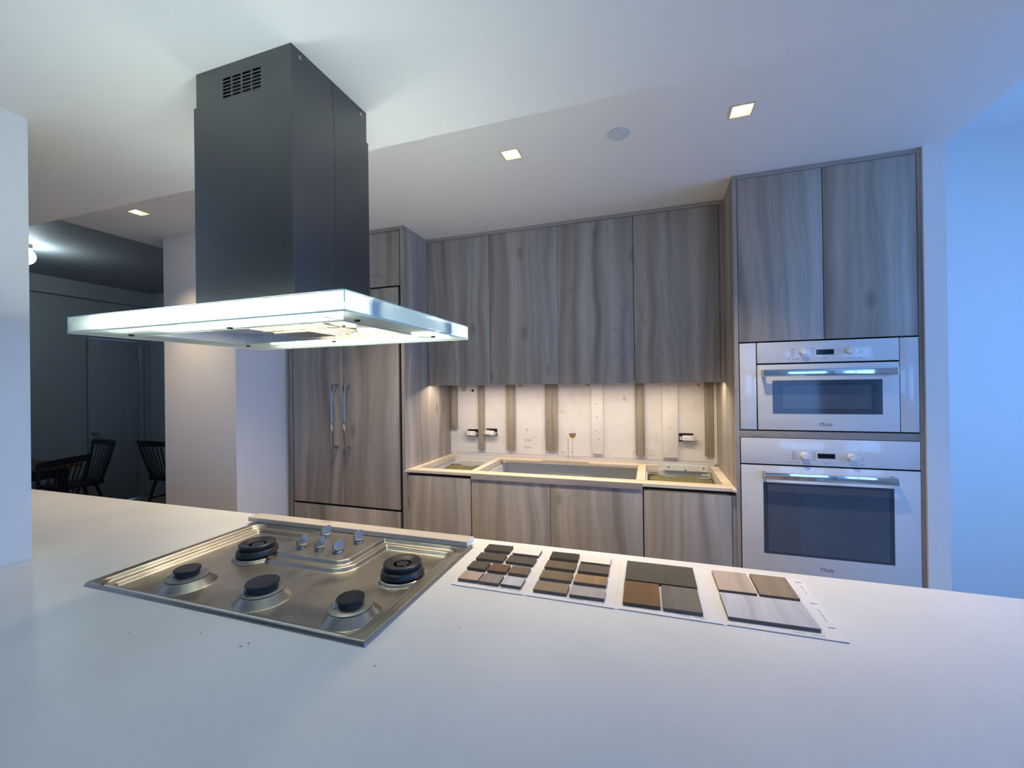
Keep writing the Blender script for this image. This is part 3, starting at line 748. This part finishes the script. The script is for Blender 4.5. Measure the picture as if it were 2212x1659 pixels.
for i in range(nx + 1):
    row = []
    for j in range(ny + 1):
        x = CX0 + (CX1 - CX0) * i / nx; y = CY0 + (CY1 - CY0) * j / ny
        row.append(bm.verts.new((x, y, height(x, y))))
    g.append(row)
for i in range(nx):
    for j in range(ny): bm.faces.new((g[i][j], g[i + 1][j], g[i + 1][j + 1], g[i][j + 1]))
# thin turned-down rim
rim = [g[i][0] for i in range(nx + 1)] + [g[nx][j] for j in range(1, ny + 1)] + [g[i][ny] for i in range(nx - 1, -1, -1)] + [g[0][j] for j in range(ny - 1, 0, -1)]
lo = [bm.verts.new((v.co.x, v.co.y, 0.9201)) for v in rim]
for i in range(len(rim)):
    k = (i + 1) % len(rim); bm.faces.new((rim[i], lo[i], lo[k], rim[k]))
bmesh.ops.recalc_face_normals(bm, faces=bm.faces)
link(bm, 'steel_top', 'steel', t, smooth='all')
for k, (x, y) in enumerate(BUR):
    if k < 3:
        rc = (0.0335, 0.042, 0.0340)[k]
        bm = bmesh.new(); lathe(bm, [(0, 0), (0.0500, 0), (0.0530, 0.0015), (0.0530, 0.0040), (0.0510, 0.0052), (0.030, 0.0062), (0.027, 0.0080), (0, 0.0080)], x, y, 0.9270, 56)
        bp_ = link(bm, 'burner_base', 'alu', t, smooth=30)
        bm = bmesh.new(); lathe(bm, [(0, 0), (rc - .0035, 0), (rc - .0030, 0.010), (rc, 0.013), (rc + .0005, 0.0165), (rc - .002, 0.0190), (0, 0.0195)], x, y, 0.9350, 56)
        link(bm, 'burner_cap', 'iron', bp_, smooth=30)
        bm = bmesh.new(); a = math.radians(218 if k != 1 else 232)
        tube(bm, [(x + (rc + .004) * math.cos(a), y + (rc + .004) * math.sin(a), 0.932), (x + (rc + .004) * math.cos(a), y + (rc + .004) * math.sin(a), 0.943)], .0028)
        link(bm, 'igniter', 'plastic', bp_, smooth=30)
        if k == 1:
            bm = bmesh.new(); a = math.radians(262)
            tube(bm, [(x + (rc + .003) * math.cos(a), y + (rc + .003) * math.sin(a), 0.930), (x + (rc + .003) * math.cos(a), y + (rc + .003) * math.sin(a), 0.946)], .0022)
            link(bm, 'flame_sensor', 'iron', bp_, smooth=30)
    else:
        bm = bmesh.new(); lathe(bm, [(0.030, 0), (0.058, 0), (0.0635, 0.003), (0.0645, 0.008), (0.061, 0.018), (0.056, 0.0215), (0.030, 0.0215), (0.030, 0)], x, y, 0.9158, 56)
        bp_ = link(bm, 'burner_base', 'iron', t, smooth=30)
        bm = bmesh.new(); lathe(bm, [(0.026, 0.010), (0.028, 0), (0.0525, 0), (0.0545, 0.008), (0.0565, 0.012), (0.0555, 0.0155), (0.052, 0.0175), (0.040, 0.0165), (0.028, 0.0100), (0.026, 0.010)], x, y, 0.9378, 56)
        link(bm, 'burner_ring', 'iron', bp_, smooth=30)
        bm = bmesh.new(); lathe(bm, [(0, 0), (0.014, 0), (0.015, 0.026), (0.0185, 0.028), (0.0185, 0.031), (0, 0.033)], x - .002, y + .004, 0.9158, 40)
        link(bm, 'burner_cap', 'iron', bp_, smooth=30)
        for a in (20, 140, 260):
            bm = bmesh.new(); ca, sa = math.cos(math.radians(a)), math.sin(math.radians(a))
            tube(bm, [(x + .012 * ca, y + .012 * sa, 0.944), (x + .030 * ca, y + .030 * sa, 0.944)], .003, seg=6); link(bm, 'bridge', 'iron', bp_)
        bm = bmesh.new(); tube(bm, [(x + .019, y - .012, 0.930), (x + .019, y - .012, 0.948)], .0022, seg=8); link(bm, 'igniter', 'plastic', bp_, smooth=30)
def knob(x, y, ang):
    bm = bmesh.new(); lathe(bm, [(0, 0), (0.0160, 0), (0.0150, 0.004), (0.0125, 0.005), (0, 0.005)], x, y, 0.9302, 32)
    col = link(bm, 'knob_collar', 'knobsteel', t, smooth=30)
    bm = bmesh.new(); lathe(bm, [(0, 0.0050), (0.0135, 0.0050), (0.0165, 0.0085), (0.0172, 0.0120), (0.0155, 0.0140), (0, 0.0155)], x, y, 0.9302, 40)
    k0 = len(bm.verts); n = 12; pr = []
    for i in range(n + 1):
        u = i / n; pr.append((-0.0190 + 0.0375 * u, 0.0275 + 0.0115 * math.sin(math.pi / 2 * min(1, u / 0.75)) - (0.004 if u > 0.95 else 0)))
    A = [bm.verts.new((p, -0.0028, h)) for p, h in pr]; B = [bm.verts.new((p, 0.0028, h)) for p, h in pr]
    A2 = [bm.verts.new((p, -0.0042, 0.009)) for p, h in pr]; B2 = [bm.verts.new((p, 0.0042, 0.009)) for p, h in pr]
    for i in range(n):
        bm.faces.new((A[i], A[i + 1], B[i + 1], B[i])); bm.faces.new((A2[i], A2[i + 1], A[i + 1], A[i])); bm.faces.new((B[i], B[i + 1], B2[i + 1], B2[i]))
    bm.faces.new((A2[0], A[0], B[0], B2[0])); bm.faces.new((A2[n], B2[n], B[n], A[n]))
    bm.verts.ensure_lookup_table()
    vs = bm.verts[k0:]
    bmesh.ops.transform(bm, matrix=Matrix.Translation((x, y, 0.9302)) @ Matrix.Rotation(ang, 4, 'Z'), verts=vs)
    bmesh.ops.recalc_face_normals(bm, faces=bm.faces)
    link(bm, 'control_knob', 'knobsteel', col, smooth=30)
for x, y in ((0.300, -1.354), (0.373, -1.352), (0.447, -1.350), (0.307, -1.251), (0.456, -1.259)): knob(x, y, math.radians(78))

bm = bmesh.new(); box(bm, -0.138, 0.846, -1.196, -1.140, 0.9303, 0.9472, 0.0006)
o = link(bm, 'wood_strip', 'strip'); tag(o, 'long pale wood strip lying along the back edge of the cooktop', 'wood strip')
bm = bmesh.new(); box(bm, 0.8462, 0.8472, -1.1955, -1.1405, 0.9306, 0.9468); link(bm, 'cut_end', 'card', o)

# crumbs on the counter
bm = bmesh.new()
for x, y, q_ in ((0.462, -1.813, .0022), (0.596, -1.822, .0035), (0.603, -1.809, .0028), (0.915, -1.790, .0025), (0.30, -1.86, .002), (1.02, -1.62, .0018)):
    pts = [(x + q_ * (1 + .5 * math.sin(k * 2.3)) * math.cos(k * math.pi / 4), y + q_ * .6 * math.sin(k * math.pi / 4)) for k in range(8)]
    prism(bm, pts, 0.9201, 0.9208)
tag(link(bm, 'debris', 'pencil'), 'tiny grey crumbs scattered on the counter in front of the cooktop', 'debris', kind='stuff')

# ------------------------------------------------------------------ sample board
def laminate(name, rgb, k=1.0, knots=0.0, con=0.8, v=0.14):
    c = s2l(rgb)
    return wood(name, tuple(x * (1 - 1.6 * v) for x in c), c, tuple(min(1, x * (1 + v)) for x in c), 'Y', k, 0.5, knots, con)
ROT = math.radians(1.2)
OR = Vector((1.37, -1.28, 0.9202))
def rp(x, y): return x, y
t = empty('sample_board', (1.37, -1.28, 0.9202), 'folding white card board of laminate colour samples on the island', 'sample board')
panels = [(0.906, 1.116, -1.435, -1.136), (1.124, 1.352, -1.434, -1.134), (1.362, 1.596, -1.432, -1.132), (1.604, 1.838, -1.430, -1.120)]
PN = []
for x0, x1, y0, y1 in panels:
    bm = bmesh.new(); box(bm, x0, x1, y0, y1, 0.9202, 0.9222, 0.0003)
    PN.append(link(bm, 'board_panel', 'card', t))
    bm = bmesh.new(); box(bm, x0 + .001, x1 - .001, y0 - .0008, y0 - .0001, 0.9203, 0.9217); link(bm, 'board_edge', 'cardedge', PN[-1])
for a, b in ((1.116, 1.124), (1.352, 1.362), (1.596, 1.604)): bx('folding_hinge', 'card', a, b, -1.433, -1.134, 0.9202, 0.9212, t)
chips = [(0, .953, -1.173, .087, .051, (38, 32, 26), 'black-brown chip in the back row'),
 (0, 1.053, -1.174, .087, .050, (232, 226, 218), 'white chip'),
 (0, .955, -1.246, .089, .048, (66, 54, 42), 'dark espresso chip'),
 (0, 1.053, -1.243, .088, .048, (72, 64, 54), 'charcoal brown chip'),
 (0, .941, -1.316, .058, .049, (76, 68, 50), 'dark olive brown chip'),
 (0, 1.006, -1.316, .058, .049, (104, 68, 40), 'reddish walnut chip'),
 (0, 1.070, -1.315, .057, .048, (108, 88, 72), 'mid brown chip'),
 (0, .946, -1.388, .060, .050, (186, 162, 142), 'pale pinkish oak chip'),
 (0, 1.009, -1.388, .059, .050, (146, 134, 128), 'grey taupe chip'),
 (0, 1.073, -1.386, .058, .050, (192, 190, 194), 'pale silver grey chip'),
 (1, 1.177, -1.175, .088, .051, (30, 26, 22), 'black chip'),
 (1, 1.276, -1.177, .088, .050, (234, 226, 216), 'white chip'),
 (1, 1.179, -1.245, .090, .050, (98, 80, 62), 'brown oak chip'),
 (1, 1.277, -1.243, .088, .051, (86, 78, 68), 'grey-brown chip'),
 (1, 1.181, -1.316, .090, .051, (112, 94, 72), 'mottled brown chip'),
 (1, 1.278, -1.314, .089, .051, (148, 118, 80), 'golden tan chip'),
 (1, 1.183, -1.388, .090, .051, (138, 118, 94), 'beige brown chip'),
 (1, 1.280, -1.387, .089, .051, (172, 166, 164), 'light grey chip'),
 (2, 1.462, -1.219, .186, .128, (66, 64, 56), 'large charcoal sheet sample'),
 (2, 1.4145, -1.352, .089, .121, (106, 76, 42), 'knotty brown sample'),
 (2, 1.510, -1.352, .089, .121, (110, 104, 98), 'grey wood sample'),
 (3, 1.652, -1.212, .089, .122, (188, 170, 156), 'pale beige sample'),
 (3, 1.749, -1.210, .089, .123, (146, 128, 106), 'grey-brown knotty sample'),
 (3, 1.701, -1.348, .185, .121, (196, 196, 204), 'large pale grey sheet sample')]
for n, (pi, cx, cy, w_, h_, rgb, lb) in enumerate(chips):
    mt = laminate('sample_laminate_%d' % n, rgb, 5.0 if w_ < .1 and h_ < .06 else 2.5, 0.6 if 'knot' in lb else 0.0, 0.0 if 'white chip' in lb else 0.8, 0.03 if 'white' in lb else 0.14)
    d = (0.10, 0.085, 0.075)
    em = laminate('sample_core_%d' % n, (92, 84, 76) if sum(rgb) > 250 else (70, 60, 50), 2, 0, 0.1)
    bm = bmesh.new(); box(bm, cx - w_ / 2, cx + w_ / 2, cy - h_ / 2, cy + h_ / 2, 0.9224, 0.9312, 0.0005, 1)
    bm.normal_update()
    for f in bm.faces:
        if f.normal.z < 0.5: f.material_index = 1
    bmesh.ops.rotate(bm, verts=bm.verts, cent=(cx, cy, 0), matrix=Matrix.Rotation(math.radians(random.uniform(-.5, 1.5)), 3, 'Z'))
    link(bm, 'sample_chip', [mt, em], PN[pi], label=lb)
def scribble(x0, x1, y, mat, par, seed, amp=.0035, vert=False):
    rr = random.Random(seed); bm = bmesh.new(); n = int(abs(x1 - x0) / .0022); pts = []
    for i in range(n + 1):
        u = x0 + (x1 - x0) * i / n; a = (amp * (1.4 if i in (n, n - 1) else rr.uniform(.15, .9))) * (1 if i % 2 else -1)
        pts.append((u, y + a) if not vert else (y + a, u))
    for (ax, ay), (bx2, by2) in zip(pts, pts[1:]):
        d = Vector((bx2 - ax, by2 - ay)); nn = Vector((-d.y, d.x)).normalized() * .0005
        vs = [bm.verts.new((ax + nn.x, ay + nn.y, .92245)), bm.verts.new((ax - nn.x, ay - nn.y, .92245)), bm.verts.new((bx2 - nn.x, by2 - nn.y, .92245)), bm.verts.new((bx2 + nn.x, by2 + nn.y, .92245))]
        bm.faces.new(vs)
    bmesh.ops.recalc_face_normals(bm, faces=bm.faces)
    link(bm, 'handwriting', mat, par)
for i, (a, b, mt, p) in enumerate(((1.008, 1.030, 'inkg', 0), (1.034, 1.056, 'inkm', 0), (1.064, 1.082, 'inkg', 0), (1.085, 1.102, 'inkg', 0), (1.228, 1.252, 'inkm', 1), (1.256, 1.276, 'inkg', 1),
        (1.287, 1.301, 'inkg', 1), (1.304, 1.326, 'inkg', 1), (1.500, 1.525, 'inkm', 2), (1.534, 1.558, 'inkg', 2), (1.738, 1.762, 'inkg', 3), (1.772, 1.797, 'inkg', 3))):
    scribble(a, b, -1.4205 + .0005 * (i % 3), mt, PN[p], i)
for i, (a, b) in enumerate(((-1.200, -1.172), (-1.222, -1.204), (-1.315, -1.298), (-1.352, -1.320))):
    scribble(a, b, 1.8235, 'inkm', PN[3], 30 + i, .0028, True)
bm = bmesh.new()
for y in (-1.150, -1.268, -1.378): box(bm, 1.8165, 1.8315, y - .0012, y + .0012, .9224, .9226)
link(bm, 'ink_dash', 'inkb', PN[3])

# ------------------------------------------------------------------ hood
HX0, HX1, HY0, HY1, HB, HT = -0.080, 0.8470, -1.783, -1.1680, 1.635, 1.681
t = empty('island_hood', (0.384, -1.48, HB), 'island range hood with dark steel duct and glowing frosted glass canopy', 'range hood')
DX0, DX1, DY0, DY1 = 0.2115, 0.5653, -1.6378, -1.3274
g_ = 0.006
cn = bx('canopy_glass', 'frost', HX0, HX1, HY0, HY0 + g_, HB, HT, t, 0.0008, label='frosted glass canopy, front pane')
for a in ((HX0, HX1, HY1 - g_, HY1), (HX0, HX0 + g_, HY0 + g_, HY1 - g_), (HX1 - g_, HX1, HY0 + g_, HY1 - g_)):
    bx('canopy_pane', 'frost', a[0], a[1], a[2], a[3], HB, HT, t, 0.0006)
bm = bmesh.new()      # top glass with a hole for the duct
for a in ((HX0 + g_, DX0 - .004, HY0 + g_, HY1 - g_), (DX1 + .004, HX1 - g_, HY0 + g_, HY1 - g_), (DX0 - .004, DX1 + .004, HY0 + g_, DY0 - .004), (DX0 - .004, DX1 + .004, DY1 + .004, HY1 - g_)):
    box(bm, a[0], a[1], a[2], a[3], HT - .006, HT)
bmesh.ops.remove_doubles(bm, verts=bm.verts, dist=1e-6)
link(bm, 'top_glass', 'frosttop', t)
# bottom glass ring
IX0, IX1, IY0, IY1 = 0.035, 0.735, -1.655, -1.345
bm = bmesh.new()
for a in ((HX0 + g_, IX0, HY0 + g_, HY1 - g_), (IX1, HX1 - g_, HY0 + g_, HY1 - g_), (IX0, IX1, HY0 + g_, IY0), (IX0, IX1, IY1, HY1 - g_)):
    box(bm, a[0], a[1], a[2], a[3], HB + .002, HB + .007)
link(bm, 'bottom_glass', 'frostlow', t)
bm = bmesh.new()      # polished edges
for z in (HB + .001, HT - .003):
    for a in ((HX0 - .0006, HX1 + .0006, HY0 - .0006, HY0 - .0001), (HX1 + .0001, HX1 + .0007, HY0, HY1)):
        box(bm, a[0], a[1], a[2], a[3], z, z + .002)
box(bm, HX1 - .0016, HX1 + .0004, HY0 - .0005, HY0 - .0001, HB, HT); box(bm, HX0 - .0004, HX0 + .0016, HY0 - .0005, HY0 - .0001, HB, HT)
link(bm, 'glass_edge', 'edge', t)
# steel body with filter opening
bm = bmesh.new()
box(bm, IX0, IX1, IY0, IY0 + .003, HB + .004, HT - .007); box(bm, IX0, IX1, IY1 - .003, IY1, HB + .004, HT - .007)
box(bm, IX0, IX0 + .003, IY0 + .003, IY1 - .003, HB + .004, HT - .007); box(bm, IX1 - .003, IX1, IY0 + .003, IY1 - .003, HB + .004, HT - .007)
box(bm, IX0 + .003, IX1 - .003, IY0 + .003, IY1 - .003, HT - .012, HT - .008)
link(bm, 'steel_body', 'hoodsteel', t)
cxh, cyh = 0.455, -1.497
bm = bmesh.new(); lathe(bm, [(0, 0), (0.150, 0), (0.150, 0.003), (0, 0.003)], cxh, cyh, HB + .024, 56)
lf = link(bm, 'glowing_opening', 'lens', t, smooth=30)  # emissive disc paints the glow of the tubes in the blower opening
bm = bmesh.new()
for k in range(-4, 5):
    a = k * .034; hl = math.sqrt(.152 ** 2 - a * a)
    box(bm, cxh + a - .004, cxh + a + .004, cyh - hl, cyh + hl, HB + .017, HB + .0225)
box(bm, cxh - .15, cxh + .15, cyh - .006, cyh + .006, HB + .0165, HB + .0225)
link(bm, 'filter_rib', 'trimw', lf)
bm = bmesh.new(); box(bm, cxh - .075, cxh + .055, cyh - .035, cyh + .075, HB + .003, HB + .006, .001); box(bm, cxh - .01, cxh + .01, cyh, cyh + .02, HB + .006, HB + .017)
link(bm, 'suction_plate', 'hoodsteel', t)
for (a, b, y) in ((0.02, 0.815, HY0 + .045), (0.02, 0.80, HY1 - .045)):
    bm = bmesh.new(); tube(bm, [(a, y, HB + .022), (b, y, HB + .022)], .0075, seg=12); link(bm, 'light_tube', 'tube', t, smooth=True)
for x, y in ((0.785, -1.666), (0.785, -1.300), (0.412, -1.318), (0.020, -1.318), (0.406, -1.690), (0.020, -1.690)):
    bm = bmesh.new(); lathe(bm, [(0, 0), (0.006, 0), (0.007, 0.004), (0, 0.004)], x, y, HB - .0022, 16); link(bm, 'bolt', 'black', t, smooth=30)
for y in (-1.675, -1.296):
    bx('mounting_bracket', 'bracket', HX1 - .030, HX1 - .0065, y - .022, y + .016, HB + .008, HT - .007, t)
for a, b in ((-1.770, -1.702), (-1.650, -1.315), (-1.275, -1.186)):
    bx('side_diffuser', 'frostd', HX1 - .0100, HX1 - .0065, a, b, HB + .009, HT - .009, t)
bx('front_diffuser', 'frostd', HX0 + .015, HX1 - .012, HY0 + .0068, HY0 + .0095, HB + .007, HT - .008, t)
# duct
lw = 0.0015
zs = 2.281
bm = bmesh.new()
box(bm, DX0 - lw, DX1 + lw, DY0 - lw, DY0 + .0005, HT - .004, zs, 0.0006); box(bm, DX0 - lw, DX1 + lw, DY1 - .0005, DY1 + lw, HT - .004, zs, 0.0006)
box(bm, DX0 - lw, DX0 + .0005, DY0, DY1, HT - .004, zs); box(bm, DX1 - .0005, DX1 + lw, DY0, DY1, HT - .004, zs)
link(bm, 'lower_duct', 'duct', t)
ux0, ux1, uy0, uy1 = DX0 + .0030, DX1 - .0030, DY0 + .0030, DY1 - .0030
holes = []
for r in range(7):
    for c in range(4):
        hw = 0.0300; x = 0.3190 + c * 0.0362; z = 2.3440 - r * 0.0098
        holes.append((x, x + hw, z - (.0058 if r < 6 else .0018), z))
bm = bmesh.new(); holed(bm, (ux0, ux1), (2.27, C2 - .0005), holes, uy0, uy0 + .0015)
box(bm, ux0, ux0 + .0015, uy0 + .0015, uy1, 2.27, C2 - .0005); box(bm, ux1 - .0015, ux1, uy0 + .0015, uy1, 2.27, C2 - .0005); box(bm, ux0, ux1, uy1, uy1 + .0015, 2.27, C2 - .0005)
link(bm, 'upper_duct', 'duct', t)
bx('vent_shade_sheet', 'black', ux0 + .01, ux1 - .01, uy0 + .012, uy0 + .014, 2.272, C2 - .001, t)  # black sheet added behind the slots as the shade inside the duct
bx('duct_seam', 'black', ux1 + .0001, ux1 + .0004, -1.4840, -1.4832, zs + .001, C2 - .001, t)
bx('duct_seam', 'black', DX1 + lw + .0001, DX1 + lw + .0003, -1.4840, -1.4834, HT, zs, t)
for y in (-1.606, -1.358):
    bm = bmesh.new(); lathe(bm, [(0, 0), (0.005, 0), (0.0045, 0.002), (0, 0.0025)], 0, 0, 0, 16)
    bmesh.ops.transform(bm, matrix=Matrix.Translation((ux1, y, 2.362)) @ Matrix.Rotation(math.radians(90), 4, 'Y'), verts=bm.verts); link(bm, 'screw', 'zinc', t, smooth=30)

# ------------------------------------------------------------------ dining room
def make_chair(x, y, rz, label):
    t = empty('dining_chair', (x, y, 0), label, 'chair', 'dark spindle-back dining chairs', rz=rz)
    def P(fn, name):
        bm = bmesh.new(); fn(bm); o = link(bm, name, 'chair', t, smooth=35, local=True); return o
    # chair faces -Y (back at +Y)
    def seat(bm):
        pts = [(-.21, -.20), (.21, -.20), (.225, -.05), (.215, .12), (.17, .20), (-.17, .20), (-.215, .12), (-.225, -.05)]
        prism(bm, pts, .425, .455)
    P(seat, 'seat')
    for sx in (-1, 1):
        P(lambda bm: tube(bm, [(sx * .15, -.14, .43), (sx * .205, -.205, 0)], .017, .012), 'leg')
        P(lambda bm: tube(bm, [(sx * .14, .14, .43), (sx * .20, .235, 0)], .017, .012), 'leg')
        P(lambda bm: tube(bm, [(sx * .165, .175, .45), (sx * .205, .235, .70), (sx * .225, .275, .895)], .014, .012), 'back_post')
        P(lambda bm: tube(bm, [(sx * .17, -.163, .21), (sx * .172, .185, .21)], .010), 'stretcher')
    P(lambda bm: tube(bm, [(-.17, .01, .21), (.17, .01, .21)], .010), 'stretcher')
    def rail(bm):
        n = 10; rows = []
        for i in range(n + 1):
            a = -1 + 2 * i / n; X = a * .245; Yy = .262 + .035 * (1 - a * a) ; h = .040 + .012 * (1 - a * a)
            rows.append([bm.verts.new((X, Yy + d, z)) for d, z in ((-.009, .845 - .008), (.009, .845 - .008), (.015, .845 + h), (-.003, .845 + h))])
        for a, b in zip(rows, rows[1:]):
            for i in range(4): bm.faces.new((a[i], a[(i + 1) % 4], b[(i + 1) % 4], b[i]))
        bm.faces.new(rows[0]); bm.faces.new(rows[-1][::-1]); bmesh.ops.recalc_face_normals(bm, faces=bm.faces)
    P(rail, 'top_rail')
    for k in range(6):
        a = (-.72 + 1.44 * k / 5)
        P(lambda bm: tube(bm, [(a * .155, .183, .45), (a * .20, .262 + .035 * (1 - a * a), .85)], .0075, .006, 8), 'spindle')
    return t
make_chair(-3.96, 1.03, math.radians(181), 'dark spindle-back chair beside the white column')
make_chair(-3.66, -0.34, math.radians(-67), 'dark spindle-back chair turned away from the camera in front of the table')
make_chair(-4.66, 0.40, math.radians(-5), 'dark spindle-back chair at the far end of the brown table')
t = empty('dining_table', (-4.5, -0.45, 0), 'brown wooden dining table behind the island in the dark room', 'table')
bm = bmesh.new(); box(bm, -5.05, -4.00, -1.05, 0.16, .722, .750, .003); link(bm, 'tabletop', 'table', t)
bm = bmesh.new(); box(bm, -4.98, -4.07, -0.98, 0.09, .63, .722); link(bm, 'apron', 'chair', t)
for x in (-4.95, -4.08):
    for y in (-0.95, 0.05):
        bm = bmesh.new(); box(bm, x - .03, x + .03, y - .03, y + .03, 0, .63, .002); link(bm, 'leg', 'chair', t)
t = empty('side_table', (-4.15, 1.17, 0), 'small black side table behind the chair near the column', 'table')
bm = bmesh.new(); box(bm, -4.36, -3.78, 1.24, 1.48, .62, .70, .002); link(bm, 'tabletop', 'chair', t)
for x in (-4.33, -3.81):
    for y in (1.27, 1.45):
        bm = bmesh.new(); box(bm, x - .025, x + .025, y - .025, y + .025, 0, .62); link(bm, 'leg', 'chair', t)
t = empty('globe_light', (-3.90, -0.268, 2.63), 'round glowing ceiling light in the dark room, partly hidden by the left pillar', 'ceiling light')
bm = bmesh.new(); bmesh.ops.create_uvsphere(bm, u_segments=24, v_segments=14, radius=.075); bmesh.ops.translate(bm, verts=bm.verts, vec=(-3.93, -0.268, 2.70)); link(bm, 'globe', 'globe', t, smooth='all')
bm = bmesh.new(); lathe(bm, [(0, 0), (.05, 0), (.055, .03), (0, .036)], -3.93, -.268, 2.773, 24); link(bm, 'canopy', 'zinc', t, smooth=30)
